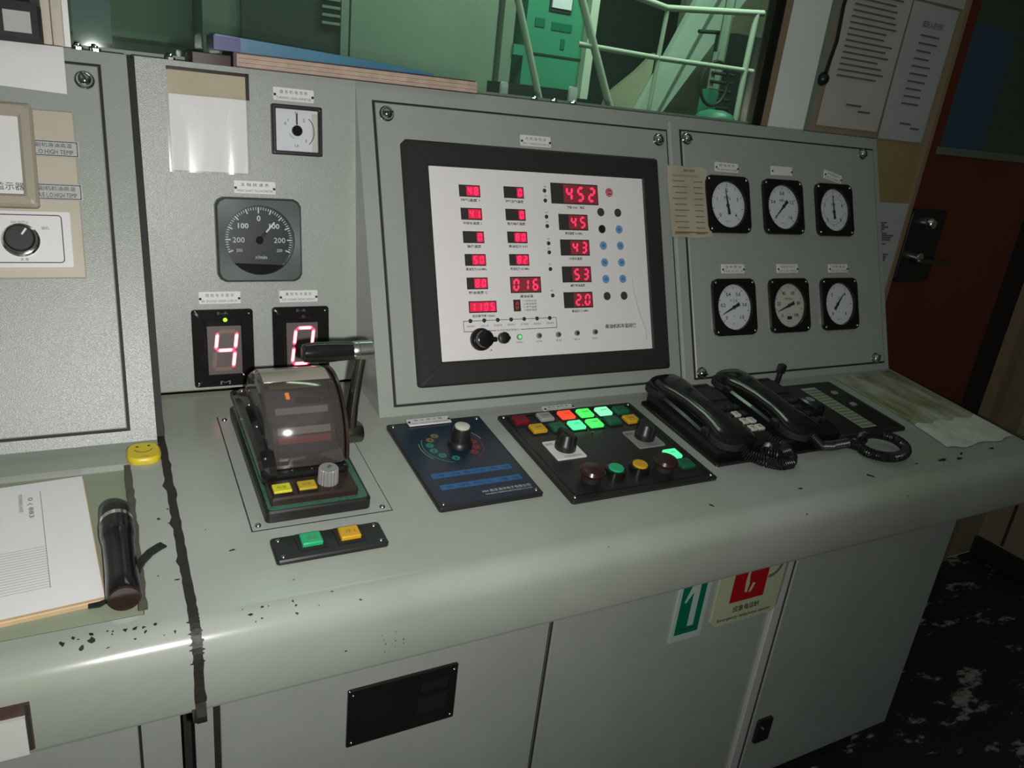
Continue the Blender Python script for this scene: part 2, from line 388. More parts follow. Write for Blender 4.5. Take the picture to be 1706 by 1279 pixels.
# red door and its dark recess
m = MB(); m.box(17.06, 17.25, 2.68, 3.1, -8.2, 9.4, 'jamb_dark'); m.box(21.95, 23.1, 2.78, 3.1, -8.2, 9.4, 'jamb_dark'); m.box(17.06, 23.1, 2.6, 3.1, 9.2, 9.4, 'jamb_dark')
struct('trim_2', m)
door = bpy.data.objects.new('door_1', None); COL.objects.link(door); door['kind'] = 'structure'; door.location = Vector((17.25, 2.75, -8.2))*K
m = MB()
def dbox(x0, x1, z0, z1, y0, y1, q): m.box(x0-17.25, x1-17.25, y0-2.75, y1-2.75, z0+8.2, z1+8.2, q)
dbox(17.25, 21.95, -8.2, 4.2, 2.72, 2.95, 'door_red'); dbox(17.25, 17.62, 4.2, 9.2, 2.72, 2.95, 'door_red'); dbox(21.5, 21.95, 4.2, 9.2, 2.72, 2.95, 'door_red'); dbox(17.62, 21.5, 8.6, 9.2, 2.72, 2.95, 'door_red')
m.build('door_leaf', door)
m = MB(); dbox(17.55, 21.6, 4.10, 4.26, 2.66, 2.95, 'er_green'); m.build('window_frame', door)
m = MB(); dbox(17.62, 21.5, 4.26, 8.6, 2.82, 2.84, 'glass_window'); m.build('window_pane', door)
m = MB(); m.rbox(0.12+0.6-0.12, 10.15, 0, 1.3, 1.75, 0.12, 'black_satin', 0.12, 0.02)
m.v = [(x, -z-0.03, y) for x, y, z in m.v]; m.build('lock_plate', door, 'black lock plate')
m = MB(); m.lathe([(0.16, 0), (0.16, 0.12), (0.10, 0.2)], (0, 0, 0), 'z', 'chrome', 16); m.v = [(x+0.55, -z-0.15, y+10.72) for x, y, z in m.v]; m.build('lock_cylinder', door, 'chrome lock cylinder')
m = MB(); m.cyl(0.42, 9.9, 0.1, 0.13, 0.22, 'chrome', 0.02); m.rbox(0.95, 9.82, 0.26, 1.15, 0.12, 0.09, 'steel_dark', 0.05, 0.02, rot=-0.03)
m.v = [(x, -z-0.03, y) for x, y, z in m.v]; m.build('door_handle', door, 'chrome lever handle')

# window into the machinery space
win = bpy.data.objects.new('window_1', None); COL.objects.link(win); win['kind'] = 'structure'; win.location = Vector((0, 2.62, 4.28))*K
m = MB(); m.box(11.54, 11.74, -0.1, 0.1, 0, 5.2, 'rubber'); m.box(-0.12, 0.04, -0.1, 0.1, 0, 5.2, 'hatch_white'); m.box(0.04, 11.54, -0.04, 0.1, 0, 0.05, 'er_green_lit'); m.box(-0.12, 11.74, -0.1, 0.1, 5.0, 5.2, 'rubber')
m.build('window_frame', win)
m = MB(); m.box(11.46, 11.54, -0.14, 0.06, 0, 5.0, 'steel_dark'); m.build('window_seal', win, 'worn metal strip beside black window rubber')
m = MB(); m.box(11.74, 11.90, -0.12, 0.06, 0, 5.2, 'trim_tan'); m.build('window_trim', win, 'tan strip beside black window rubber')
m = MB(); m.box(0.04, 11.54, 0.02, 0.04, 0.05, 5.0, 'glass_window'); m.build('window_pane', win)

# ================================================================== CONSOLES
def prof_desk():
    s0, Rr = -3.10, 0.31
    y0, z0 = s0*cos(DS), s0*sin(DS); cy, cz = y0+Rr*sin(DS), z0-Rr*cos(DS)
    front = [(cy-Rr*cos(math.radians(a)), cz+Rr*sin(math.radians(a))) for a in [84.1, 75, 65, 55, 45, 35, 25, 15, 5, -3]]
    return front+[(-3.375, -1.13), (-3.35, -1.185), (-3.28, -1.21), (-2.24, -1.21)]
FRONT = prof_desk()
def make_console(name, label, x0, x1, bx=None):
    root = thing(name, label, 'control console', 'Z', 0, 0, 0)
    return root
con = make_console('control_console', 'grey-green steel control console with desk, red LED monitor and right-hand gauges', 0, 0)
lef = make_console('control_console', 'left-hand grey-green console section with beige selector panel and clipboard', 0, 0)
X0, X1 = 0.70, 14.12
def desk(root, x0, x1, holes=None):
    m = MB(); back = 1.12
    if holes is None:
        pr = [(back, back*math.tan(DS))]+FRONT+[(back, -1.21)]
        m.rings([[(x0, y, z) for y, z in pr], [(x1, y, z) for y, z in pr]], 'paint_desk')
    else:
        hx, v0, v1, dp = holes       # recess from x0..hx, v0 > v > v1
        def DP(v, w_=0): p = pt('D', 0, v, w_); return (p.y, p.z)
        pr = [(back, back*math.tan(DS))]+FRONT+[(back, -1.21)]
        m.rings([[(hx, y, z) for y, z in pr], [(x1, y, z) for y, z in pr]], 'paint_desk')
        pr = [(back, back*math.tan(DS)), DP(v0), DP(v0, -dp), DP(v1, -dp), DP(v1)]+FRONT+[(back, -1.21)]
        m.rings([[(x0, y, z) for y, z in pr], [(hx, y, z) for y, z in pr]], 'paint_desk')
    o = m.build('desk_top', root)
    return o
desk(con, X0, X1)
XL = -6.0
desk(lef, XL, 0.62, (0.27, -0.47, -2.98, 0.10))
m = MB(); m.box(XL, 0.265, -2.975, -0.475, 0, 0.02, 'tray'); o = m.build('tray_sheet', lef, 'olive-grey sheet in the recess'); o.matrix_world = M_('D', 0, 0, -0.10)
m = MB(); pts = [(0.235, -0.50)]
z = -0.5; L_ = []; R_ = []
while z > -2.98:
    L_.append((0.23+random.uniform(-.006, .006), z)); R_.append((0.30+random.uniform(-.008, .012), z)); z -= 0.09
q = L_+R_[::-1]; n = len(L_)
for i in range(n-1): m.poly([L_[i], L_[i+1], R_[i+1], R_[i]], 0.004, 'strip_brown')  # flat brown strip with uneven edges
o = m.build('edge_strip', lef, 'brown strip along the recess edge'); o.matrix_world = M_('D', 0, 0, 0)
# raised housings
def housing(root, x0, x1):
    m = MB(); pr = [(0, 0), (TOPY, TOPZ), (2.50, TOPZ), (2.50, 0.02), (1.0, 0.02)]
    m.extr_x(pr, x0, x1, 'paint_rough' if x1 < 1 else 'paint')
    return m.build('panel_housing', root)
housing(con, 3.41, 14.10); housing(lef, XL, 0.615)
# middle instrument section, nearly upright
m = MB(); bp_ = pt('B', 0, -4.16); m.extr_x([(bp_.y, bp_.z), (TOPY, TOPZ), (2.50, TOPZ), (2.50, 0.12)], 0.70, 3.41, 'paint_rough'); m.build('instrument_section', con)
# plinth cabinets
def plinth(root, x0, x1):
    m = MB(); m.box(x0, x1, -2.239, 2.5, -7.1, -1.21, 'paint'); m.build('base_cabinet', root)
    m = MB(); m.box(x0+0.05, x1-0.1, -1.75, 2.45, -8.2, -7.1, 'baseboard'); m.build('kick_plate', root)
plinth(con, 0.70, 14.09); plinth(lef, XL, 0.56)
def cdoor(root, u0, u1, v0=-7.0, v1=-1.26, w_=0.03):
    m = MB(); m.box(u0-0.03, u1+0.03, v0-0.03, v1, 0.0, 0.006, 'seam'); m.rbox((u0+u1)/2, (v0+v1)/2, 0.006, u1-u0, v1-v0, w_, 'paint', 0, 0.01)
    o = m.build('cabinet_door', root); o.matrix_world = M_('F', 0, 0, 0); return o
for a, b_ in ((0.96, 5.15), (5.22, 9.38), (9.84, 14.02)): cdoor(con, a, b_)
cdoor(lef, -3.5, 0.15); cdoor(lef, -6, -3.6)
m = MB(); m.rbox(9.61, -4.15, 0.0, 0.2, 5.6, 0.07, 'paint_light', 0, 0.02); o = m.build('door_post', con); o.matrix_world = M_('F', 0, 0, 0)
m = MB(); m.box(0.585, 0.66, -2.28, -2.2, -7.1, -1.2, 'seam'); m.build('joint_filler', con, 'dark upright joint between the two consoles')
m = MB(); m.box(0.89, 0.93, -2.245, -2.2, -7.1, -1.2, 'seam'); m.build('joint_line', con)
# door lock on the right-hand cabinet
m = MB(); m.rbox(0, 0, 0.0, 0.36, 0.52, 0.06, 'black_satin', 0.04, 0.01); m.cyl(0, 0.02, 0.06, 0.09, 0.03, 'steel_dark', n=14)
o = m.build('door_lock', con, 'small black door lock'); o.matrix_world = M_('F', 10.13, -5.84, 0.036)
# white hatch with rusted gap in the left nose
m = MB(); m.box(-3.0, -0.62, -1.12, -0.64, 0, 0.012, 'rust'); m.box(-3.0, -0.66, -1.13, -0.76, 0.0, 0.05, 'hatch_white'); m.box(-0.655, -0.63, -1.11, -0.66, 0.0, 0.03, 'seam')
ov = Vector((0, -3.34, 0)); M2 = Matrix.Identity(4)
cn = Vector((0, -1.0, -0.175)).normalized(); ce = Vector((0, -cn.z, cn.y)); ce = Vector((0, -0.175, 1.0)).normalized()
for i in range(3): M2[i][0] = (1, 0, 0)[i]; M2[i][1] = (0, -ce.y*-1, ce.z)[i]; M2[i][2] = cn[i]; M2[i][3] = 0
fy0, fz0 = FRONT[9]; fy1, fz1 = FRONT[10]
d_ = Vector((0, fy0-fy1, fz0-fz1)).normalized(); nn = Vector((1, 0, 0)).cross(d_)
for i in range(3): M2[i][0] = (1, 0, 0)[i]; M2[i][1] = d_[i]; M2[i][2] = nn[i]; M2[i][3] = (0, fy0-d_.y*fz0/d_.z, 0)[i]*K
o = m.build('hatch', lef, 'white hatch plate with a rusted gap above'); o.matrix_world = M2
NOSE_M = M2
# removable instrument panels
def pdoor(root, u0, u1, v0, v1, screws, q='paint'):
    m = MB(); m.box(u0-0.035, u1+0.035, v0-0.035, v1+0.035, 0.0, 0.008, 'seam'); m.rbox((u0+u1)/2, (v0+v1)/2, 0.008, u1-u0, v1-v0, 0.03, q, 0, 0.012)
    o = m.build('instrument_panel', root); o.matrix_world = M_('C', 0, 0, 0)
    for su, sv in screws:
        s_ = MB(); s_.cyl(0, 0, 0, 0.105, 0.03, 'dark_chrome', 0.01); s_.dome(0, 0, 0.03, 0.088, 0.07, 'chrome', 18, 5); s_.box(-0.07, 0.07, -0.010, 0.010, 0.085, 0.103, 'seam')
        so = s_.build('thumb_screw', o); so.parent = o; so.matrix_local = Matrix.Translation(Vector((su-0.0085*su, sv-0.012, 0.038))*K) @ Matrix.Rotation(random.uniform(0, 3), 4, 'Z')
pdoor(con, 3.66, 8.72, 0.16, 4.33, [(3.842, 4.192), (8.609, 4.186)])
pdoor(con, 9.06, 13.93, 0.16, 4.36, [(9.222, 4.251), (13.712, 4.277), (9.242, 0.245), (13.779, 0.247)])
pdoor(lef, -5.2, 0.30, 0.17, 4.42, [(0.155, 4.253)], 'paint_rough')
# trim lips either side of the mullion
m = MB(); m.box(8.80, 8.83, 0.02, 4.5, 0, 0.02, 'paint_light'); o = m.build('panel_lip', con); o.matrix_world = M_('C', 0, 0, 0)
# dark sealant in the gap between the consoles, following desk and nose
m = MB(); path = [(1.1, 0.115), (0.0, 0.0), (-0.6, -0.062), (-1.0, -0.103), (-1.5, -0.155), (-2.0, -0.206), (-2.4, -0.248), (-2.8, -0.288)]+FRONT[:12]
P2 = []
for (a, b_), (c, d) in zip(path[:-1], path[1:]):
    for k in range(5): t = k/5; P2.append((a+(c-a)*t, b_+(d-b_)*t))
P2.append(path[-1])
ringsL = []
vs = []; fs = []
for i, (y, z) in enumerate(P2):
    y2, z2 = P2[min(i+1, len(P2)-1)]; y1, z1 = P2[max(i-1, 0)]
    t = Vector((0, y2-y1, z2-z1)).normalized(); nrm = Vector((1, 0, 0)).cross(t); nrm = nrm if (nrm.z > 0 or nrm.y < 0) else -nrm
    l = 0.622-random.uniform(0, .010)-(0.03 if random.random() < .08 else 0); r = 0.700+random.uniform(-.004, .008)+(0.018 if random.random() < .08 else 0)
    a = Vector((0, y, z))+nrm*0.008; b2 = Vector((0, y, z))-nrm*0.12
    vs += [(l, a.y, a.z), (r, a.y, a.z), (r, b2.y, b2.z), (l, b2.y, b2.z)]
for i in range(len(P2)-1):
    k = 4*i
    fs += [(k, k+4, k+5, k+1), (k+3, k+2, k+6, k+7), (k, k+3, k+7, k+4), (k+1, k+5, k+6, k+2)]
m.add(vs, fs, 'sealant'); m.build('sealant', con, 'black ragged sealant between the two consoles')
# dark gap higher up between the two housings
m = MB(); m.extr_x([(0.05, 0.0), (TOPY+0.02, TOPZ-0.03), (2.4, TOPZ-0.03), (2.4, 0.0)], 0.612, 0.70, 'seam'); m.build('joint_filler', con, 'dark gap beside the left console housing')
# chipped paint (flat dark flecks on desk and nose)
def nose_pt(x, i, t, lift=0.004):
    (a, b_), (c, d) = FRONT[i], FRONT[i+1]; y, z = a+(c-a)*t, b_+(d-b_)*t
    tt = Vector((0, c-a, d-b_)).normalized(); n_ = Vector((1, 0, 0)).cross(tt); n_ = n_ if (n_.y < 0 or n_.z > 0) else -n_
    return Vector((x, y, z)), n_, tt, lift
def chips(root, spots_d, spots_n):
    m = MB(); rr = random.Random(3)
    def blob(c, ex, ey, n_, s, a, rot):
        vs = []; k = 8
        for j in range(k):
            t = 2*pi*j/k; q = s*rr.uniform(.45, 1.2); x, y = q*a*cos(t), q*sin(t)
            x, y = x*cos(rot)-y*sin(rot), x*sin(rot)+y*cos(rot)
            vs.append(tuple(c+ex*x+ey*y+n_*0.004))
        m.add(vs, [tuple(range(k))], 'sealant')
    for u, v, s, a, rot in spots_d:
        _, ey, n_ = PL['D']; blob(pt('D', u, v), Vector((1, 0, 0)), Vector(ey), Vector(n_), s, a, rot)
    for x, i, t, s, a, rot in spots_n:
        c, n_, tt, _ = nose_pt(x, i, t); blob(c, Vector((1, 0, 0)), -tt, n_, s, a, rot)
    m.build('paint_chip', root, 'dark paint chips', 'stuff')
rr = random.Random(11)
chips(con, [(1.12, -2.30, .018, 2.2, .3), (0.92, -1.9, .008, 1, 0), (11.7, -2.95, .035, 3.5, .1), (12.1, -2.98, .03, 3, .15), (9.95, -2.98, .04, 1.6, 2.4), (11.1, -2.92, .016, 3, .1), (12.3, -2.88, .02, 3, .3), (6.9, -2.98, .02, 2.0, 2.2), (1.6, -2.9, .01, 1, 0), (8.5, -2.98, .02, 3, -.2), (13.1, -2.9, .03, 2.4, .1), (12.7, -2.75, .016, 4, .1)],
      [(1.0+rr.random()*1.2, rr.choice([1, 2, 3]), rr.random(), rr.uniform(.006, .016), rr.uniform(.6, 2), rr.uniform(0, 3)) for _ in range(12)] +
      [(2.35+rr.random()*.25, 9, rr.uniform(.25, .75), rr.uniform(.006, .013), .6, rr.uniform(-.4, .4)) for _ in range(12)] + [(8.3, 5, .5, .014, 1, 0), (10.4, 6, .5, .02, .6, 0), (5.1, 3, .5, .012, .6, 0), (2.0, 9, .5, .01, 1.5, 0), (5.0, 10, .4, .03, 2, 0)])
chips(lef, [(0.42, -2.5, .012, .8, 0), (0.60, -1.45, .015, 1, 0), (0.6, -1.7, .014, 2, 0), (0.5, -1.6, .02, 1, 0), (0.58, -2.6, .014, 2, 0)],
      [(-0.45+rr.random()*0.95, rr.choice([0, 0, 1, 2, 3]), rr.random(), rr.uniform(.006, .022), rr.uniform(.5, 2), rr.uniform(0, 3)) for _ in range(20)] + [(-0.15, 1, .2, .032, 1, 0)])
# bolts standing on the console top
for u, y in ((0.12, 1.95), (0.3, 1.85), (1.12, 1.9), (6.42, 2.05), (6.72, 1.95), (7.08, 1.95)):
    m = MB(); m.lathe([(0.055, 0), (0.055, 0.03), (0.035, 0.045)], (0, 0, 0), 'z', 'chrome', 6); m.lathe([(0.028, 0.03), (0.028, 0.06), (0.015, 0.07)], (0, 0, 0), 'z', 'chrome', 12)
    root = con if u > 0.65 else lef
    o = m.build('top_bolt', root); o.location = Vector((u, y, TOPZ))*K

# ------------------------------------------------------------------ name plates
def nameplate(pl, u, v, top, bottom, label, rot=0.0, w_=0.0, blank=False, sx=0.53, sy=0.165):
    if pl == 'C': u, v = u-0.0055*u, v-(0.012 if v > 3 else 0.004)
    t = thing('nameplate', label, 'nameplate', pl, u, v, w_, rot, 'engraved white name plates')
    m = MB(); m.rbox(0, 0, 0, sx, sy, 0.018, 'plate_white', 0.012, 0.003, 2); m.build('plate', t)
    for s in (-1, 1):
        m = MB(); m.cyl(s*(sx/2-0.02), -0.012, 0.018, 0.017, 0.012, 'seam', n=10); m.build('rivet', t)
    if not blank:
        m = MB()
        if top: m.text(top, 0, 0.032, 0.044, 0.0195, 'ink', width=sx*0.68)
        if bottom: m.text(bottom, 0, -0.045, 0.032, 0.0195, 'ink_grey', width=sx*0.86)
        m.build('lettering', t)
    return t
nameplate('B', 2.576, -0.267, '盘 车 机 电 流 表', 'TURNING GEAR AMMETER', 'white name plate above the small square white ammeter')
nameplate('B', 2.043, -1.470, '主 轴 转 速 表', 'MAIN SHAFT TACHOMETER', 'white name plate above the black round tachometer')
nameplate('B', 1.541, -2.917, '驾 控 车 令 显 示', 'BR. ENGINE ORDER DISPLAY', 'white name plate above the order display with a lime lamp')
nameplate('B', 2.581, -2.917, '集 控 车 令 显 示', 'ECR. ENGINE ORDER DISPLAY', 'white name plate above the order display behind the lever')
nameplate('C', 6.196, 3.983, '主 机 巡 检 仪', 'MPC-1 TRANSLATION MA. IN', 'white name plate above the large LED monitor', w_=0.038)
nameplate('C', 10.065, 3.804, '起 动 空 气', 'STARTING AIR', 'white name plate above the top left gauge', rot=-0.02, w_=0.038)
nameplate('C', 11.414, 3.817, '', '', 'blank white name plate above the top middle gauge', w_=0.038, blank=True)
nameplate('C', 12.780, 3.781, '主 机 滑 油 压 力', 'M/E L.O.PRESS', 'tilted white name plate above the top right gauge', rot=-0.22, w_=0.038, sx=0.48)
nameplate('C', 10.073, 2.024, '主 机 燃 油', 'M/E F.O. P', 'white name plate above the bottom left gauge', w_=0.038)
nameplate('C', 11.419, 2.025, '主 机 淡 水 进 口', 'M/E C.W. PRESS', 'white name plate above the bottom middle gauge', w_=0.038)
nameplate('C', 12.787, 2.023, '主 机 海 水', 'M/E S.W. PRESS', 'white name plate above the bottom right gauge', w_=0.038)
nameplate('D', 6.16, -0.235, '遥 控 操 作 板', 'REMOTE CONTROL', 'white name plate behind the black push button panel')
nameplate('D', 4.00, -0.33, '发 令 通 讯 器', 'DIAL CALLING TELEPHONE', 'white name plate on the edge of the dark blue panel', rot=0.0, w_=0.065, sx=0.62)

# ------------------------------------------------------------------ gauges on the right
def needle(m, ang, L0, L1, z, q='ink', wd=0.022, n=0):
    # ang measured clockwise from 12 o'clock, degrees
    a = math.radians(90-ang); c, s = cos(a), sin(a)
    P_ = lambda t, o: (t*c-o*s, t*s+o*c)
    m.poly([P_(-L0, -wd*1.6), P_(0, -wd), P_(L1*0.75, -wd*0.4), P_(L1, 0), P_(L1*0.75, wd*0.4), P_(0, wd), P_(-L0, wd*1.6)][::1], z, q)
def gauge(u, v, label, ang, nums, unit, kind='white', off=(0, 0), a0=-135, a1=135, ticks=40, L1=0.34, L0=0.14):
    t = thing('pressure_gauge', label, 'gauge', 'C', u+0.5-0.0095*u, v-0.5-(0.02 if v > 3 else 0.006), 0.038, 0, 'six pressure gauges on the right panel')
    m = MB()
    # square plate with a round opening: ring between square outline and circle
    n = 48; out = []; inn = []; top = 0.05
    for k in range(n):
        a = 2*pi*k/n+pi/4; c, s = cos(a), sin(a); q = 0.5/max(abs(c), abs(s)); q = min(q, 0.66)
        out.append((q*c, q*s)); inn.append((0.405*c, 0.405*s))
    m.rings([[(x, y, 0) for x, y in out], [(x, y, top) for x, y in out], [(x*0.985, y*0.985, top+0.012) for x, y in out],
             [(x, y, top+0.012) for x, y in inn], [(x*0.985, y*0.985, top) for x, y in inn], [(x*0.97, y*0.97, 0.008) for x, y in inn]], 'black_gloss', cap0=True, cap1=False, smooth=False)
    m.build('frame', t)
    m = MB(); m.disc(0, 0, 0.40, 0.012, 'dial_cream' if kind == 'cream' else 'dial_white', 48)
    z = 0.0145
    for k in range(ticks+1):
        a = math.radians(90-(a0+(a1-a0)*k/ticks)); big = k % 5 == 0
        r1, r0 = 0.37, 0.315 if big else 0.345
        m.rect((r0+r1)/2*cos(a), (r0+r1)/2*sin(a), r1-r0, 0.010 if big else 0.005, z, 'ink', a)
    m.build('dial', t)
    m = MB()
    for k, s_ in enumerate(nums):
        a = math.radians(90-(a0+(a1-a0)*k/(len(nums)-1))); m.text(s_, 0.255*cos(a), 0.255*sin(a), 0.065, z, 'ink', bold=True)
    m.text(unit, 0, 0.12, 0.06, z, 'ink'); m.text('1.5', 0, -0.15, 0.03, z, 'ink_grey'); m.text('2009 . 12', 0, -0.29, 0.026, z, 'ink_grey')
    if kind == 'cream': m.rect(0, -0.225, 0.12, 0.06, z, 'ink')
    if kind == 'ring': m.arc(0, 0, 0.27, 0.275, 0, 360, z, 'ink_grey', 40); m.rect(0, 0.2, 0.5, 0.004, z+.0002, 'ink_grey'); m.rect(0, -0.22, 0.4, 0.004, z+.0002, 'ink_grey')
    m.build('lettering', t)
    m = MB(); needle(m, ang, L0, L1, 0.026); m.cyl(0, 0, 0.014, 0.035, 0.016, 'ink', 0.004, 14)
    m.v = [(x+off[0], y+off[1], z_) for x, y, z_ in m.v]; m.build('needle', t)
    m = MB(); m.disc(0, 0, 0.40, 0.045, 'glass_clear', 40); m.build('glass', t)
    for sx in (-1, 1):
        for sy in (-1, 1):
            m = MB(); m.dome(sx*0.43, sy*0.43, top+0.010, 0.026, 0.018, 'screw', 10, 3); m.build('screw', t)
gauge(9.57, 3.66, 'pressure gauge, top left of the six, beside the yellowed note', -8, ['0', '1', '2', '3', '4'], 'MPa', off=(0.0, -0.01), L0=0.16)
gauge(10.926, 3.66, 'pressure gauge, top middle of the six, under the blank plate', -133, ['0', '0.4', '0.8', '1.2', '1.6'], 'MPa', off=(0.02, 0.02))
gauge(12.296, 3.65, 'pressure gauge, top right of the six, double ringed face', -3, ['0', '2', '4', '6', '8'], 'kPa', 'ring', off=(0, -0.03))
gauge(9.575, 1.85, 'pressure gauge, bottom left of the six, bright bluish face', -114, ['0', '0.2', '0.4', '0.6', '0.8', '1.0'], '\u2261 1.6', off=(0, 0.0))
gauge(10.94, 1.845, 'pressure gauge, bottom middle, cream face with black block', -110, ['0', '20', '40', '60', '80', '100'], 'MPa/psi', 'cream', off=(0.0, 0.0))
gauge(12.297, 1.84, 'pressure gauge, bottom right of the six, needle at one o\u2019clock', 42, ['0', '2', '4', '6'], '\u2126', 'white', off=(-0.04, 0.0), ticks=24)

# ------------------------------------------------------------------ seven segment digits
SEG = {'0': 'abcdef', '1': 'bc', '2': 'abged', '3': 'abgcd', '4': 'fgbc', '5': 'afgcd', '6': 'afgedc', '7': 'abc', '8': 'abcdefg', '9': 'abcdfg', ' ': ''}
def seg7(mb, ch, cx, cy, h, wd, z, on, off=None, slant=0.12, t=None, core=None):
    t = t or h*0.11; H = h/2; W = wd/2; g = t*0.12
    def hz(y): return [(-W+t*.5+g, y), (-W+t+g, y+t/2), (W-t-g, y+t/2), (W-t*.5-g, y), (W-t-g, y-t/2), (-W+t+g, y-t/2)]
    def vt(x, y0, y1): return [(x, y1-g-t*.0), (x-t/2, y1-g-t*.5), (x-t/2, y0+g+t*.5), (x, y0+g), (x+t/2, y0+g+t*.5), (x+t/2, y1-g-t*.5)]
    S = {'a': hz(H-t/2), 'g': hz(0), 'd': hz(-H+t/2), 'f': vt(-W+t/2, 0, H-t/2), 'b': vt(W-t/2, 0, H-t/2), 'e': vt(-W+t/2, -H+t/2, 0), 'c': vt(W-t/2, -H+t/2, 0)}
    for k, p in S.items():
        q = on if k in SEG[ch] else off
        if q: mb.poly([(cx+x+slant*y, cy+y) for x, y in p], z, q)
        if core and k in SEG[ch]:
            mx = sum(a for a, b_ in p)/6; my = sum(b_ for a, b_ in p)/6
            mb.poly([(cx+mx+(x-mx)*.9+slant*(my+(y-my)*.9)-(0), cy+my+(y-my)*.9) if False else (cx+(mx+(x-mx)*.80)+slant*(my+(y-my)*.80), cy+my+(y-my)*.80) for x, y in p], z+0.001, core)

# order displays
def order_display(u, v, ch, label, lamp):
    t = thing('order_display', label, 'display', 'B', u, v, 0, 0, 'engine order digit displays')
    m = MB(); m.frame(0, 0, 0, 0.78, 1.05, 0.06, 0.16, 'black_gloss', 0.04, 0.008)
    m.rbox(0, 0, 0, 0.70, 0.97, 0.045, 'black_gloss'); m.build('housing', t)
    m = MB(); m.rect(0.02, -0.03, 0.45, 0.66, 0.0475, 'led_lens'); m.build('lens', t)
    m = MB(); seg7(m, ch, 0.02, -0.03, 0.56, 0.30, 0.049, 'led_on', 'led_off', 0.13, 0.052, 'led_on_core'); m.build('digit', t, 'glowing red digit '+ch)
    m = MB(); m.cyl(0.03, 0.385, 0.055, 0.028, 0.01, lamp, 0.003, 16); m.build('indicator_lamp', t)
    m = MB(); m.text('E--R', 0, 0.475, 0.035, 0.0615, 'ink_grey', width=0.13); m.text('M', 0, -0.475, 0.05, 0.0615, 'ink_grey', width=0.13); m.build('lettering', t)
    for sx in (-1, 1):
        for sy in (-1, 1):
            m = MB(); m.dome(sx*0.335, sy*0.465, 0.058, 0.018, 0.014, 'screw', 10, 3); m.build('screw', t)
order_display(1.560, -3.595, '4', 'black order display glowing red 4 with lime lamp', 'lamp_lime')
order_display(2.600, -3.585, '0', 'black order display glowing red 0 behind the lever', 'black_matt')

# ------------------------------------------------------------------ ammeter
t = thing('ammeter', 'small square white-faced ammeter in a black frame, top of console', 'gauge', 'B', 2.60, -0.716)
m = MB(); m.frame(0, 0, 0, 0.655, 0.63, 0.10, 0.05, 'black_satin', 0.02, 0.01); m.rbox(0, 0, 0, 0.6, 0.58, 0.03, 'black_satin'); m.build('frame', t)
m = MB(); m.rect(0, 0, 0.56, 0.54, 0.035, 'dial_white'); m.rect(0.24, -0.02, 0.08, 0.5, 0.0355, 'dial_cream'); z = 0.0365
m.arc(0.0, 0.0, 0.225, 0.235, 45, -45, z, 'ink'); m.arc(0, 0, 0.10, 0.106, 200, 250, z, 'ink_grey', 10)
for s_, a in (('0', 150), ('1', 130), ('2', 55), ('3', -45)): m.text(s_, 0.17*cos(math.radians(a)), 0.17*sin(math.radians(a)), 0.04, z, 'ink_grey')
m.text('kA', 0, -0.19, 0.035, z, 'ink_grey'); m.text('N', 0, 0.225, 0.035, z, 'ink_grey'); m.build('dial', t)
m = MB(); m.rect(0, 0.145, 0.022, 0.14, 0.06, 'ink'); m.build('needle', t)
m = MB(); m.cyl(0, 0, 0.036, 0.068, 0.05, 'black_gloss', 0.01); m.build('hub', t)
m = MB(); m.rect(0, 0, 0.56, 0.54, 0.092, 'glass_clear'); m.build('glass', t)

# ------------------------------------------------------------------ tachometer
t = thing('tachometer', 'large black-faced round tachometer in a square metal frame', 'gauge', 'B', 2.069, -2.152)
m = MB(); n = 64; out = []; r_ = 0.14; a_ = 0.55
def sq(k, h_, rr_):
    a = 2*pi*k/n; c, s = cos(a), sin(a); q = h_/max(abs(c), abs(s)); x, y = q*c, q*s
    # round the corners
    if abs(x) > h_-rr_ and abs(y) > h_-rr_:
        cx, cy = math.copysign(h_-rr_, x), math.copysign(h_-rr_, y); d = Vector((x-cx, y-cy)); d = d.normalized()*rr_ if d.length > 0 else d; x, y = cx+d.x, cy+d.y
    return x, y
ro = [sq(k, 0.55, .12) for k in range(n)]; ri = [(0.455*cos(2*pi*k/n), 0.455*sin(2*pi*k/n)) for k in range(n)]
m.rings([[(x, y, 0) for x, y in ro], [(x, y, 0.10) for x, y in ro], [(x*.95, y*.95, 0.13) for x, y in ro], [(x, y, 0.125) for x, y in ri], [(x*.99, y*.99, 0.05) for x, y in ri]], 'bezel_metal', smooth=True, cap1=False)
m.build('bezel', t)
m = MB(); m.disc(0, 0, 0.452, 0.052, 'dial_dark', 48); z = 0.055
for k in range(51):
    a = math.radians(90-(-112+224*k/50)); big = k % 5 == 0; r1, r0 = 0.43, (0.365 if big else 0.395)
    if k == 25: r0 = 0.35
    m.rect((r0+r1)/2*cos(a), (r0+r1)/2*sin(a), r1-r0, 0.016 if big else 0.009, z, 'dial_ink', a)
m.build('dial', t)
m = MB(); m.text('0', 0, 0.285, 0.075, z, 'dial_ink')
for s in (-1, 1):
    m.text('100', s*0.20, 0.185, 0.07, z, 'dial_ink', width=0.135); m.text('200', s*0.265, 0.0, 0.07, z, 'dial_ink', width=0.15); m.text('250', s*0.26, -0.135, 0.04, z, 'dial_ink', width=0.075)
m.text('r/min', 0.02, -0.225, 0.05, z, 'dial_ink'); m.build('lettering', t)
m = MB(); a = math.radians(90-40)
m.v = []; m.rect(0.225, 0, 0.17, 0.022, 0.075, 'dial_ink'); m.rbox(0.07, 0, 0.066, 0.14, 0.04, 0.01, 'black_matt'); m.xform(Matrix.Rotation(a, 4, 'Z')); m.build('needle', t)
m = MB(); m.cyl(0, 0, 0.056, 0.05, 0.03, 'black_gloss', 0.01); m.build('hub', t)
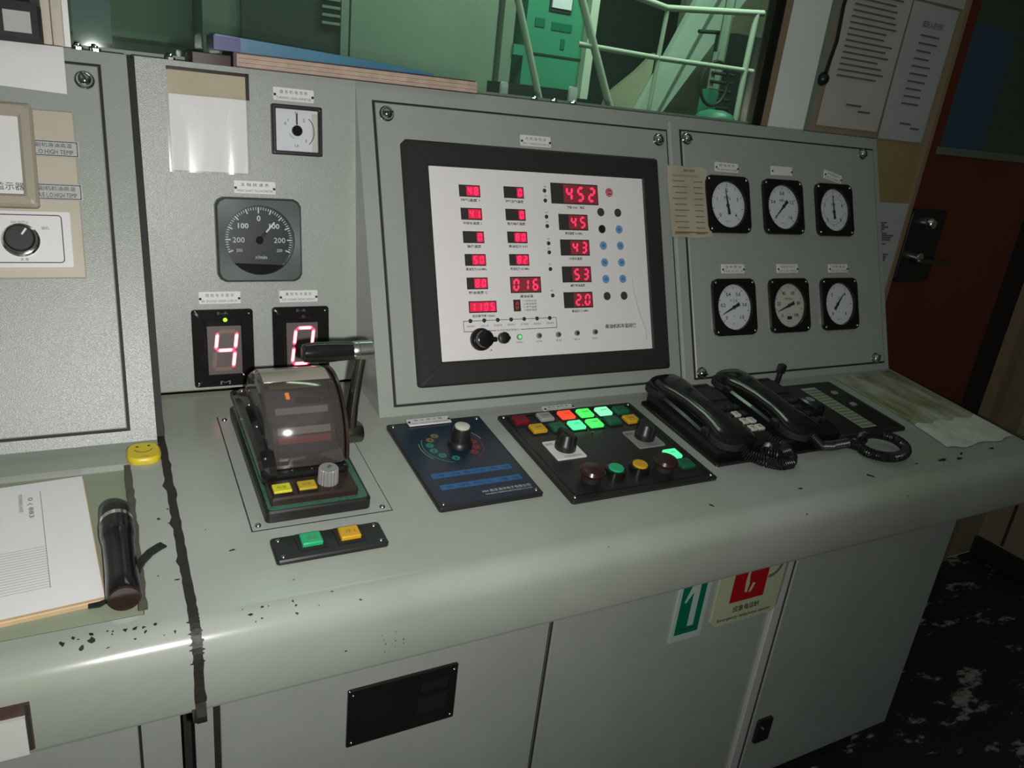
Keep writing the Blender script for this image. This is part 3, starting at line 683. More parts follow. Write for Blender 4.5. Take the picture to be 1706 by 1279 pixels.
m = MB(); m.poly([(0.452*cos(math.radians(a_)), 0.452*sin(math.radians(a_))) for a_ in range(222, 320, 7)], 0.062, 'black_gloss'); m.build('lower_mask', t, 'black lower mask of the dial')
m = MB(); m.disc(0, 0, 0.455, 0.120, 'glass_clear', 40); m.build('glass', t)

# ------------------------------------------------------------------ paper in a plastic sleeve on the upright section
t = thing('sleeved_notice', 'blank white sheet in a clear plastic sleeve, dark tape at its top', 'paper', 'B', 1.51, -0.67)
m = MB(); m.rbox(0.0, -0.08, 0, 0.92, 1.10, 0.02, 'paper', 0, 0.004); m.build('sheet', t)
m = MB(); m.rect(0.0, 0.42, 0.92, 0.28, 0.0225, 'paper_old'); m.build('yellowed_top', t, 'yellowed strip of the sheet')
m = MB(); m.box(-0.47, 0.49, 0.56, 0.60, 0, 0.03, 'dark_brown'); m.box(0.455, 0.50, 0.28, 0.60, 0, 0.03, 'dark_brown'); m.build('tape', t, 'dark brown tape')
m = MB()
R = []
for i in range(13):
    x = -0.49+i*0.98/12; R.append([(x, -0.65, 0.028+0.012*sin(i*2.1)), (x, -0.2, 0.032+0.012*sin(i*1.3+1)), (x, 0.1, 0.03+0.014*sin(i*2.6)), (x, 0.3, 0.028)])
m.rings(R, 'sleeve', cap0=False, cap1=False, closed=False); m.build('sleeve', t, 'clear wrinkled plastic sleeve')

# ------------------------------------------------------------------ LED monitor
t = thing('engine_monitor', 'large black-framed white monitor panel with red LED readouts', 'monitor', 'C', 0, 0, 0.038)
m = MB(); m.frame(6.174, 2.087, 0, 4.40, 3.44, 0.17, 0.35, 'black_matt', 0.05, 0.03, 3); m.build('frame', t)
m = MB(); m.rbox(6.19, 2.095, 0, 3.80, 2.86, 0.145, 'white_face'); m.build('face', t)
Z = 0.147
def display(cx, cy, sx, sy, txt, parent, n=None, dim=False, halo=True, dots=()):
    n = n or len(txt)
    m = MB(); m.rbox(cx, cy, Z-0.002, sx, sy, 0.006, 'black_matt'); m.rect(cx, cy, sx-0.02, sy-0.02, Z+0.005, 'display_dark'); o = m.build('readout', parent)
    pitch = (sx-0.03)/n; m = MB(); h = sy*0.74
    first = len(txt)-len(txt.lstrip())
    if halo and not dim:
        x0 = cx-(sx-0.03)/2+first*pitch; x1 = cx+(sx-0.03)/2; m.rect((x0+x1)/2, cy, x1-x0, sy-0.035, Z+0.0056, 'led_halo_dim' if sy > .2 else 'led_halo')  # red glow around the digits, laid on as an emitting rectangle
    for i, c in enumerate(txt):
        X = cx-(sx-0.03)/2+pitch*(i+.5)
        seg7(m, c, X, cy, h, pitch*0.62, Z+0.0066, 'led_mid' if dim else 'led_small', None, 0.10, h*0.17)
        if i in dots: m.disc(X+pitch*.42, cy-h*.44, h*.07, Z+0.0066, 'led_small', 8)
    m.build('digits', o)
for (cx, cy, tx) in ((4.928, 3.135, ' 48'), (4.933, 2.806, ' 41'), (4.941, 2.473, '  0'), (4.946, 2.146, ' 50'), (4.951, 1.809, ' 80'), (5.648, 3.143, '  0'), (5.654, 2.814, '  0'), (5.659, 2.481, ' 80'), (5.665, 2.149, ' 82')):
    display(cx, cy, 0.332, 0.169, tx, t)
display(5.013, 1.469, 0.444, 0.168, '1105', t); display(5.748, 1.779, 0.519, 0.240, '016', t); display(5.577, 1.474, 0.117, 0.173, '0', t, dim=True)
display(6.717, 3.163, 0.857, 0.314, ' 452', t)
for cy, tx, d in ((2.728, ' 45', ()), (2.339, ' 43', ()), (1.927, ' 53', ()), (1.533, ' 20', (1,))): display(6.66, cy, 0.527, 0.244, tx, t, dots=d)
m = MB()
caps = [(4.93, 3.135, '排气温度 1', .30), (4.935, 2.806, '冷却水温度 1', .30), (4.943, 2.473, '轴承温度', .22), (4.95, 2.146, '滑油压力 0.01MPa', .33), (4.955, 1.809, '燃油温度 C', .30), (5.015, 1.469, '增压器转速 10rpm', .36),
        (5.65, 3.143, '扫气空气温度', .30), (5.656, 2.814, '推力轴承温度', .30), (5.662, 2.481, '滑油压力 0.01', .32), (5.667, 2.149, '燃油压力 0.01MPa', .32), (5.75, 1.779, '滑油总温', .22),
        (6.72, 3.163, '转速 r/min   电压', .32), (6.655, 2.728, '滑油温度 0.01MPa', .32), (6.66, 2.339, '冷却水温度', .24), (6.668, 1.927, '齿轮箱油温度', .26), (6.678, 1.533, '滑油压力 0.1MPa', .30)]
for cx, cy, s_, wd in caps:
    hh = 0.16 if cy == 3.163 else (0.085 if wd < .0 else (0.125 if cx > 5.7 else 0.087))
    m.text(s_, cx, cy-hh-0.045, 0.042, Z, 'ink', width=wd, bold=True)
for i, s_ in enumerate(('1 冷却水温', '2 滑油温度', '3 排气温度', '4 轴承温度')): m.text(s_, 5.80, 1.54-i*0.045, 0.03, Z, 'ink', width=0.22)
for k in range(7): m.text(('滑油低压', '冷却水高', '滑油高温', '超速停车', '排气高温', '轴承高温', '控制电源')[k], 4.80+0.2205*k+0.0, 1.195, 0.03, Z, 'ink_grey', width=0.13)
m.text('主机故障报警指示', 5.40, 1.12, 0.030, Z, 'ink_grey', width=0.38)
m.text('柴油机机车监控仪', 7.43, 1.105, 0.07, Z, 'ink', width=0.60, bold=True)
for (x, s_) in ((5.58, '电源指示'), (5.915, '试验'), (6.255, '消音'), (6.59, '复位'), (6.925, '自检')): m.text(s_, x, 0.93, 0.028, Z, 'ink_grey', width=0.11)
for y in (3.25, 3.105, 2.86, 2.72, 2.46, 2.32, 2.08, 1.68): m.text('报警', 6.19, y+0.005, 0.022, Z, 'ink_grey', width=0.05)
for (x0, y0, x1, y1) in ((4.69, 1.27, 6.24, 1.275), (4.69, 1.12, 5.2, 1.12), (5.62, 1.12, 6.24, 1.125), (4.69, 1.12, 4.69, 1.27), (6.24, 1.125, 6.24, 1.275)):
    d = Vector((x1-x0, y1-y0)); m.rect((x0+x1)/2, (y0+y1)/2, d.length+0.008, 0.008, Z-0.0005, 'ink', math.atan2(d.y, d.x))
m.poly([(5.09, 0.83), (5.115, 0.83), (5.103, 0.855)], Z, 'ink'); m.build('lettering', t)
for x, y in [(6.179, 3.193), (6.181, 3.045), (6.184, 2.801), (6.186, 2.66), (6.191, 2.4), (6.192, 2.264), (6.192, 2.011), (6.203, 1.61)]+[(4.80+0.2205*k, 1.272) for k in range(7)]:
    m = MB(); m.dome(x, y, Z-0.002, 0.031, 0.024, 'black_satin', 12, 3); m.build('indicator_lamp', t)
for x, y, q in ((5.576, 1.008, 'lamp_green_on'), (5.912, 1.012, 'key_dark'), (6.251, 1.014, 'key_dark'), (6.589, 1.023, 'dark_brown'), (6.924, 1.027, 'black_satin')):
    m = MB(); m.lathe([(0.042, 0), (0.042, 0.03), (0.03, 0.035)], (x, y, Z-0.002), 'z', 'knob_grey', 14); m.dome(x, y, Z+0.031, 0.028, 0.02, q, 12, 3); m.build('indicator_lamp', t)
for j, yy in enumerate((2.90, 2.635, 2.376, 2.111, 1.850, 1.581)):
    for i, xx in enumerate((7.18+0.004*j, 7.507+0.004*j)):
        dark = j in (0, 5); blk = (j, i) == (1, 0)
        m = MB(); m.cyl(xx, yy, Z-0.002, 0.065, 0.012, 'key_dark' if dark else ('black_satin' if blk else 'blue_key'), 0.004, 22)
        if not (dark or blk): m.arc(xx, yy, 0.042, 0.050, 0, 360, Z+0.0105, 'key_ring', 20); m.text(('功能', '手动', '增加', '减少', '确认')[(2*j+i) % 5], xx, yy, 0.026, Z+0.0106, 'ink')
        m.build('key', t)
m = MB(); m.cyl(7.364, 3.216, Z-0.002, 0.068, 0.014, 'red_key', 0.004, 24); m.arc(7.364, 3.216, 0.05, 0.055, 0, 360, Z+0.0125, 'dial_white', 24); m.text('消音', 7.364, 3.216, 0.035, Z+0.0126, 'white_print'); m.build('key', t, 'round red key')
m = MB(); m.lathe([(0.165, 0), (0.165, 0.05), (0.15, 0.07), (0.13, 0.08), (0.125, 0.19), (0.11, 0.2)], (4.94, 1.0, Z-0.002), 'z', 'black_gloss', 28); m.rbox(5.07, 0.985, Z+0.09, 0.12, 0.07, 0.09, 'black_gloss', 0.02, 0.01); m.build('selector_knob', t, 'large black selector knob')
m = MB(); m.tube([(7.70, 1.84, Z), (7.72, 1.62, Z+.003), (7.80, 1.30, Z+.004), (7.90, 1.05, Z+.003), (7.92, 0.85, Z)], 0.010, 'face_crease', 6); m.build('film_crease', t, 'faint crease in the protective film')
m = MB(); m.lathe([(0.085, 0), (0.085, 0.07), (0.07, 0.08)], (5.304, 1.005, Z-0.002), 'z', 'black_satin', 20); m.rbox(5.37, 1.0, Z+0.01, 0.06, 0.05, 0.06, 'black_satin', 0.015); m.build('selector_knob', t, 'small black knob')

# ------------------------------------------------------------------ yellowed note hung over the mullion
t = thing('instruction_note', 'yellowed curling instruction note hung between the monitor and the gauges', 'paper', 'C', 9.09, 3.155, 0.05)
m = MB(); R = []
for i in range(9):
    x = -0.43+0.86*i/8; R.append([(x, 0.60-0.02*(i == 8), 0.02+0.012*sin(i*.9)), (x, 0.2, 0.012+0.01*sin(i*.7)), (x, -0.2, 0.016+0.012*sin(i*.8+1)), (x+0.005*i, -0.60+0.01*sin(i), 0.03+0.02*sin(i*.9+2))])
m.rings(R, 'paper_old', cap0=False, cap1=False, closed=False); m.build('sheet', t)
m = MB(); z = 0.045
m.text('操作说明', 0.02, 0.52, 0.045, z, 'ink', width=0.24); m.text('MAIN ENGINE REMOTE CONTROL', -0.05, 0.43, 0.035, z, 'ink_grey', width=0.58)
for k in range(10):
    y = 0.34-0.098*k; m.rect(-0.22+0.02*(k % 3), y, 0.26+0.05*(k % 2), 0.014, z, 'ink_grey', 0.01); m.rect(0.2, y, 0.2, 0.014, z, 'ink_grey')
m.rect(0, -0.52, 0.72, 0.014, z, 'red_print'); m.build('lettering', t)

# ------------------------------------------------------------------ beige selector panel on the left console
t = thing('selector_panel', 'beige panel with a white round-knob selector plate on left console', 'panel', 'C', 0, 0, 0.038)
m = MB(); m.rbox(-1.25, 2.895, 0, 2.52, 1.90, 0.06, 'beige', 0.01, 0.012); m.build('backing_plate', t)
m = MB(); m.frame(-1.4, 3.29, 0.06, 2.02, 1.14, 0.14, 0.14, 'beige_dark', 0.04, 0.03); m.rbox(-1.4, 3.29, 0.06, 1.76, 0.88, 0.08, 'plate_white'); m.build('indicator_box', t, 'beige-framed white indicator')
m = MB(); m.text('监示器', -0.66, 2.95, 0.085, 0.143, 'ink'); m.build('lettering', t)
m = MB(); m.rbox(-1.05, 2.375, 0.06, 1.90, 0.64, 0.04, 'plate_white', 0.02, 0.008); m.build('selector_plate', t)
m = MB(); m.frame(-1.08, 2.38, 0.1, 1.78, 0.54, 0.004, 0.01, 'ink', 0.04); m.text('FAN SWITCH', -0.60, 2.56, 0.03, 0.103, 'ink_grey', width=.16); m.text('主机', -0.86, 2.50, 0.035, 0.103, 'ink_grey'); m.text('辅机', -0.36, 2.50, 0.035, 0.103, 'ink_grey'); m.text('关 断', -0.58, 2.15, 0.035, 0.103, 'ink_grey'); m.build('lettering', t)
m = MB(); m.lathe([(0.185, 0), (0.185, 0.03), (0.165, 0.05)], (-0.60, 2.36, 0.1), 'z', 'chrome', 28); m.lathe([(0.155, 0.03), (0.15, 0.16), (0.13, 0.18)], (-0.60, 2.36, 0.1), 'z', 'black_satin', 28); m.rect(-0.555, 2.43, 0.02, 0.08, 0.282, 'plate_white', -0.6); m.build('selector_knob', t, 'black round knob in a chrome ring')
for cy, a, b_ in ((3.41, '副机滑油高温', 'L.O.HIGH TEMP'), (2.92, '副机机油高温', 'A/E L.O.HIGH TEMP')):
    m = MB(); m.rbox(-0.20, cy, 0.06, 0.48, 0.19, 0.012, 'paper_blue', 0.005); m.frame(-0.20, cy, 0.072, 0.45, 0.165, 0.003, 0.008, 'ink')
    m.text(a, -0.21, cy+0.038, 0.05, 0.0735, 'ink', width=0.36); m.text(b_, -0.21, cy-0.038, 0.05, 0.0735, 'ink', width=0.38); m.build('label_plate', t)

# ------------------------------------------------------------------ engine order telegraph
t = thing('engine_telegraph', 'engine control lever with a smoked clear drum cover on a black base', 'control lever', 'D', 0, 0, 0)
m = MB(); m.box(1.35, 2.90, -2.06, 0.40, 0, 0.004, 'seam'); m.box(1.362, 2.888, -2.048, 0.388, 0, 0.010, 'paint'); m.build('mounting_plate', t, 'grey mounting plate')
for x, y in ((1.43, -1.98), (2.80, -1.98), (1.43, 0.3), (2.82, -0.2)):
    m = MB(); m.dome(x, y, 0.01, 0.035, 0.03, 'screw', 12, 3); m.build('mounting_screw', t)
m = MB(); m.rbox(2.09, -0.78, 0.01, 1.16, 2.38, 0.14, 'black_satin', 0.06, 0.02); m.build('base', t)
m = MB(); m.rbox(2.09, -0.78, 0.15, 1.09, 2.31, 0.008, 'spotted_green', 0.04); m.build('base_top', t, 'scratched green-black top of the base')
m = MB(); m.rbox(2.06, -0.60, 0.158, 0.98, 1.80, 0.13, 'black_gloss', 0.08, 0.03); m.build('body', t)
# ribbed shoulder on the left
m = MB(); R = []
for i in range(15):
    a = math.radians(8+i*164/14); R.append([(x, -0.62+0.98*cos(a), 0.34+w2*sin(a)*0.30) for x, w2 in ((1.53, .35), (1.56, .8), (1.62, 1), (1.70, 1))]+[(1.70, -0.62+0.98*cos(a), 0.32), (1.53, -0.62+0.98*cos(a), 0.32)])
m.rings(R, 'black_gloss', smooth=False); m.build('shoulder', t, 'glossy black shoulder left of the drum')
for y in (0.05, -0.45, -0.95, -1.45):
    m = MB(); m.dome(1.60, y, 0.34+0.3*math.sqrt(max(0.02, 1-((y+.62)/.98)**2))-0.01, 0.02, 0.02, 'screw', 8, 3); m.build('cover_screw', t)
CV, CW, CR = -0.62, 0.30, 0.78
def archp(r, a): return (CV+r*cos(math.radians(a)), CW+r*sin(math.radians(a)))
def arch_shell(mb, x0, x1, r, q, a0=0, a1=180, n=24, th=0.02, smooth=True):
    R = [[(x0, *archp(r, a)), (x1, *archp(r, a)), (x1, *archp(r-th, a)), (x0, *archp(r-th, a))] for a in [a0+(a1-a0)*k/n for k in range(n+1)]]
    mb.rings(R, q, smooth=smooth)
m = MB(); R = []
for k in range(25):
    a = 180*k/24; rs = [(1.64, CR-.10), (1.65, CR-.03), (1.69, CR), (2.47, CR), (2.51, CR-.03), (2.52, CR-.10)]
    R.append([(x, *archp(r, a)) for x, r in rs])
m.rings(R, 'acrylic', cap0=False, cap1=False, closed=False)
for x in (1.64, 2.52): m.add([(x, *archp(CR-.10, a)) for a in range(0, 181, 10)], [tuple(range(19))], 'acrylic')
m.build('drum_cover', t, 'smoked clear curved cover')
m = MB(); R = [[(x, *archp(0.70, a)) for x in (1.76, 2.34)] for a in range(0, 181, 6)]; R = [[(1.73, *archp(.66, a)), (2.43, *archp(.66, a)), (2.43, *archp(.45, a)), (1.73, *archp(.45, a))] for a in range(0, 181, 6)]
m.rings(R, 'dark_brown'); m.build('drum', t, 'dark printed order drum')
for k, (a, q) in enumerate(((104, 'brushed'), (118, 'dial_dark'), (128, 'knob_grey'), (138, 'dial_dark'), (148, 'knob_grey'), (157, 'red_print'), (166, 'dial_dark'), (95, 'olive_print'))):
    m = MB(); R = [[(1.78, *archp(.672, b_)), (2.38, *archp(.672, b_)), (2.38, *archp(.65, b_)), (1.78, *archp(.65, b_))] for b_ in (a-3.5, a, a+3.5)]
    m.rings(R, q, smooth=False); m.build('order_segment', t)
m = MB(); R = [[(1.93, *archp(.682, b_)), (1.97, *archp(.682, b_)), (1.97, *archp(.65, b_)), (1.93, *archp(.65, b_))] for b_ in (107, 111, 115)]; m.rings(R, 'lamp_amber', smooth=False); m.build('order_lamp', t, 'glowing amber order lamp')
m = MB(); R = [[(x0, *archp(CR+.004, a)), (x0+.035, *archp(CR+.004, a)), (x0+.035, *archp(.2, a)), (x0, *archp(.2, a))] for a in range(2, 179, 8) for x0 in (2.525,)]
m.rings(R, 'dark_brown'); m.build('side_cheek', t, 'dark right cheek of the drum')
# front ledge: two yellow buttons and a knurled knob
m = MB(); R = [[(1.70, *archp(CR+.006, a)), (2.46, *archp(CR+.006, a)), (2.46, *archp(CR-.0, a)), (1.70, *archp(CR-.0, a))] for a in range(28, 101, 6)]; m.rings(R, 'crown_sheen_metal'); m.build('crown', t, 'brownish metal top of the cover, highlight painted in')
m = MB(); m.rbox(2.06, -1.70, 0.158, 0.96, 0.36, 0.09, 'dark_brown', 0.03, 0.02); m.build('front_ledge', t)
for x, q in ((1.72, 'yellow_glow'), (1.99, 'yellow_amber')):
    m = MB(); m.rbox(x, -1.745, 0.24, 0.21, 0.17, 0.035, 'black_satin', 0.01); m.rbox(x, -1.745, 0.275, 0.195, 0.15, 0.025, q, 0.01, 0.008); m.text('应答', x, -1.745, 0.05, 0.302, 'olive_print'); m.build('push_button', t, 'yellow push button')
m = MB(); m.knurl(2.24, -1.68, 0.24, 0.115, 0.20, 'knob_grey', 20, 0.09); m.disc(2.24, -1.68, 0.08, 0.442, 'knob_grey', 16); m.rect(2.25, -1.67, 0.06, 0.03, 0.444, 'green_off', 0.7); m.build('dimmer_knob', t, 'grey knurled knob')
for x, y in ((2.50, -1.44), (1.62, -1.46), (2.12, -1.44), (1.9, -1.43)):
    m = MB(); m.dome(x, y, 0.275, 0.022, 0.02, 'screw', 8, 3); m.build('cover_screw', t)
# lever
m = MB(); m.lathe([(0.09, 2.50-2.5), (0.09, 0.1), (0.125, 0.12), (0.125, 0.30), (0.11, 0.32)], (2.52, -0.95, 0.40), 'x', 'steel_dark', 22); m.build('lever_hub', t, 'worn metal hub')
m = MB(); m.tube([(2.69, -0.95, 0.45), (2.695, -0.97, 0.8), (2.71, -1.02, 1.2), (2.72, -1.07, 1.5)], 0.062, 'arm_metal', 14, rf=lambda s: 0.075-0.012*s); m.build('lever_arm', t, 'polished lever arm')
m = MB(); m.lathe([(0.08, -0.58), (0.10, -0.565), (0.115, -0.46), (0.115, -0.28), (0.10, -0.02), (0.10, 0.0)], (2.625, -1.08, 1.57), 'x', 'black_gloss', 22); m.build('lever_grip', t, 'tapered glossy black grip')
m = MB(); m.lathe([(0.10, -0.02), (0.108, 0.0), (0.108, 0.045), (0.112, 0.05), (0.112, 0.20), (0.095, 0.215)], (2.625, -1.08, 1.57), 'x', 'brushed', 24); m.build('lever_cap', t, 'chrome end cap')

# ------------------------------------------------------------------ two-button strip
t = thing('button_strip', 'small black plate with one green and one yellow button on the desk', 'button panel', 'D', 2.073, -2.461, 0, 0.0)
m = MB(); m.rbox(0, 0, 0, 1.17, 0.39, 0.05, 'black_satin', 0.04, 0.015); m.build('plate', t)
for x, q, s_ in ((-0.19, 'green_key', '启动'), (0.215, 'yellow_off', '停 2')):
    m = MB(); m.frame(x, 0.04, 0.05, 0.30, 0.26, 0.012, 0.035, 'black_matt', 0.02); m.build('button_collar', t)
    m = MB(); m.rbox(x, 0.045, 0.05, 0.215, 0.185, 0.05, q, 0.015, 0.012); m.text(s_, x+.01, 0.045, 0.06, 0.102, 'olive_print', width=.11); m.build('push_button', t, 'green push button' if x < 0 else 'yellow push button')
for sx in (-1, 1):
    for sy in (-1, 1):
        m = MB(); m.dome(sx*0.51, sy*0.13, 0.05, 0.026, 0.018, 'screw', 10, 3); m.build('screw', t)

# ------------------------------------------------------------------ dark blue dial panel
t = thing('order_dial_panel', 'dark blue panel with a ring of coloured marks and black dial knob', 'control panel', 'D', 4.096, -1.266, 0)
m = MB(); m.rbox(0, 0, 0, 1.385, 1.955, 0.055, 'black_satin', 0.03, 0.01); m.build('plate', t)
z = 0.0565; m = MB(); m.rect(0, -0.01, 1.30, 1.86, z, 'navy'); z += .001
m.arc(0.0, 0.30, 0.405, 0.42, 150, 250, z, 'teal_print'); m.arc(0, 0.30, 0.45, 0.455, 165, 215, z, 'white_print'); m.arc(0, 0.3, 0.405, 0.415, 35, -60, z, 'red_print'); m.arc(0, 0.3, 0.45, 0.456, 10, 40, z, 'white_print')
for k, (a, q) in enumerate(((120, 'olive_print'), (145, 'olive_print'), (170, 'teal_print'), (195, 'teal_print'), (222, 'teal_print'), (255, 'teal_print'), (30, 'red_print'), (5, 'red_print'), (-20, 'red_print'), (-45, 'red_print'))):
    m.disc(0.31*cos(math.radians(a)), 0.30+0.31*sin(math.radians(a)), 0.055, z, q, 16); m.text(str((k*3) % 8+1), 0.31*cos(math.radians(a)), 0.30+0.31*sin(math.radians(a)), 0.05, z+.001, 'navy')
m.rect(0.0, -0.335, 1.10, 0.105, z, 'blue_band'); m.rect(0.02, -0.585, 1.10, 0.105, z, 'blue_band')
for i, s_ in enumerate(('1 机舱', '2 应急', '集控室 CONTROL ROOM', '5 舵机', '6 住舱')): m.text(s_, (-.44, -.24, .03, .30, .47)[i], -0.335, 0.055, z+.001, 'navy', width=(.12, .14, .30, .13, .12)[i])
for i, s_ in enumerate(('7 船长', '8 轮机', '呼叫 CALL', '9 报警', '0 复位')): m.text(s_, (-.42, -.22, .05, .32, .49)[i], -0.585, 0.055, z+.001, 'navy', width=(.12, .14, .26, .13, .12)[i])
m.text('MH 南京海洋电子有限公司', 0.27, -0.775, 0.055, z, 'white_print', width=0.66); m.text('NANJING MARINE ELECTRONIC CO.,LTD', 0.28, -0.84, 0.035, z, 'white_print', width=0.64)
m.build('printed_face', t)
m = MB(); m.lathe([(0.17, 0), (0.16, 0.05), (0.13, 0.08), (0.12, 0.26), (0.115, 0.27)], (0.10, 0.30, 0.055), 'z', 'black_satin', 28); m.build('dial_knob', t, 'black dial knob')
m = MB(); m.lathe([(0.10, 0.27), (0.10, 0.29), (0.08, 0.30)], (0.10, 0.30, 0.055), 'z', 'dial_cream', 24); m.build('knob_cap', t, 'cream knob cap')
for sx in (-1, 1):
    for sy in (-1, 1):
        m = MB(); m.dome(sx*0.62, sy*0.90, 0.055, 0.026, 0.02, 'screw', 10, 3); m.build('screw', t)

# ------------------------------------------------------------------ black push button panel
t = thing('push_button_panel', 'black push button panel with lit green and red square lamps', 'control panel', 'D', 6.228, -1.418, 0)
m = MB(); m.rbox(0, 0, 0, 2.34, 2.16, 0.05, 'black_satin', 0.03, 0.012); m.frame(0, 0, 0.05, 2.16, 1.98, 0.006, 0.015, 'black_gloss', 0.02); m.build('plate', t)
lamps = [(-.917, .84, 'red_off'), (-.50, .86, 'white_off'), (-.145, .85, 'lamp_red_on'), (.18, .845, 'lamp_green_on'), (.51, .84, 'lamp_green_hot'), (.82, .82, 'green_off'),
         (-.775, .575, 'yellow_off'), (-.455, .56, 'green_off'), (-.145, .55, 'lamp_green_bright'), (.163, .545, 'lamp_green_on'), (.50, .56, 'green_off'), (.82, .54, 'yellow_off'),
         (.84, -.46, 'lamp_green_bright'), (.87, -.715, 'green_off')]
LN = {'red_off': 'dark red', 'white_off': 'white', 'lamp_red_on': 'lit red', 'lamp_green_on': 'lit green', 'lamp_green_hot': 'brightly lit green', 'green_off': 'dark green', 'yellow_off': 'yellow', 'lamp_green_bright': 'brightly lit green'}
for x, y, q in lamps:
    m = MB(); m.rbox(x, y, 0.05, 0.26, 0.235, 0.015, 'black_matt', 0.01); m.rbox(x, y, 0.065, 0.225, 0.20, 0.05, q, 0.02, 0.018); m.rect(x, y, 0.10, 0.012, 0.1155, 'ink'); m.build('lamp_button', t, LN[q]+' square lamp button')
for x, y, q, s in ((-0.655, 0.02, 'plate_white', '自控'), (0.70, 0.03, 'knob_grey', '自动')):
    m = MB(); m.rbox(x, y, 0.05, 0.46, 0.46, 0.02, q, 0.015, 0.004); m.text(s, x-0.16, y+0.15, 0.06, 0.0715, 'ink'); m.text('LOCAL REMOTE', x+0.03, y-0.18, 0.035, 0.0715, 'ink_grey', width=.28); m.build('switch_plate', t)
    m = MB(); m.lathe([(0.15, 0), (0.15, 0.06), (0.12, 0.09), (0.10, 0.22), (0.09, 0.23)], (x+0.02, y+0.02, 0.07), 'z', 'black_satin', 24); m.rbox(x+0.02, y+0.02, 0.12, 0.09, 0.30, 0.20, 'black_satin', 0.03, 0.02, rot=0.3); m.build('rotary_switch', t, 'black rotary switch')
for x, y in ((-.67, -.70), (.50, -.72)):
    m = MB(); m.lathe([(0.13, 0), (0.13, 0.07)], (x, y, 0.05), 'z', 'black_matt', 20); m.lathe([(0.11, 0.07), (0.165, 0.10), (0.175, 0.13), (0.15, 0.17), (0.08, 0.185)], (x, y, 0.05), 'z', 'brown_push', 26); m.build('mushroom_button', t, 'dark brown mushroom button')
for x, y, q in ((-.27, -.665, 'green_key'), (.12, -.665, 'yellow_off')):
    m = MB(); m.lathe([(0.145, 0), (0.14, 0.08), (0.115, 0.085)], (x, y, 0.05), 'z', 'black_gloss', 24); m.cyl(x, y, 0.12, 0.105, 0.04, q, 0.01, 24); m.build('round_button', t, ('green' if x < 0 else 'yellow')+' round button')
for sx in (-1, 1):
    for sy in (-1, 1):
        m = MB(); m.dome(sx*1.10, sy*1.01, 0.05, 0.024, 0.018, 'screw', 10, 3); m.build('screw', t)
m = MB(); m.tube([(0.0, 0.33, 0.05), (0.0, 0.33, 0.08)], 0.012, 'screw'); m.build('pilot_pin', t)

# ------------------------------------------------------------------ telephones
def coil(mb, path, rc, turns, rw, q, n=6, closed=False):
    P = [Vector(p) for p in path]; L_ = [0]
    for a, b_ in zip(P[:-1], P[1:]): L_.append(L_[-1]+(b_-a).length)
    tot = L_[-1]; pts = []; steps = turns*10; pn = None
    for i in range(steps+1):
        s = tot*i/steps; k = max(j for j in range(len(L_)) if L_[j] <= s+1e-9); k = min(k, len(P)-2)
        f = (s-L_[k])/(L_[k+1]-L_[k]+1e-9); c = P[k].lerp(P[k+1], f); tg = (P[min(k+2, len(P)-1)]-P[max(k-1, 0)]).normalized()
        if pn is None: a = tg.orthogonal().normalized()
        else: a = (pn-tg*pn.dot(tg)).normalized()
        pn = a; bb = tg.cross(a); an = 2*pi*turns*i/steps
        pts.append(c+(a*cos(an)+bb*sin(an))*rc)
    mb.tube(pts, rw, q, n)
def loft(mb, secs, q):   # secs: (y, zc, hw, hh) superellipse sections along y
    R = []
    for y, zc, hw, hh, x in secs:
        r = []
        for k in range(20):
            a = 2*pi*k/20; c, s = cos(a), sin(a); r.append((x+hw*math.copysign(abs(c)**.7, c), y, zc+hh*math.copysign(abs(s)**.7, s)))
        R.append(r)
    mb.rings(R, q)
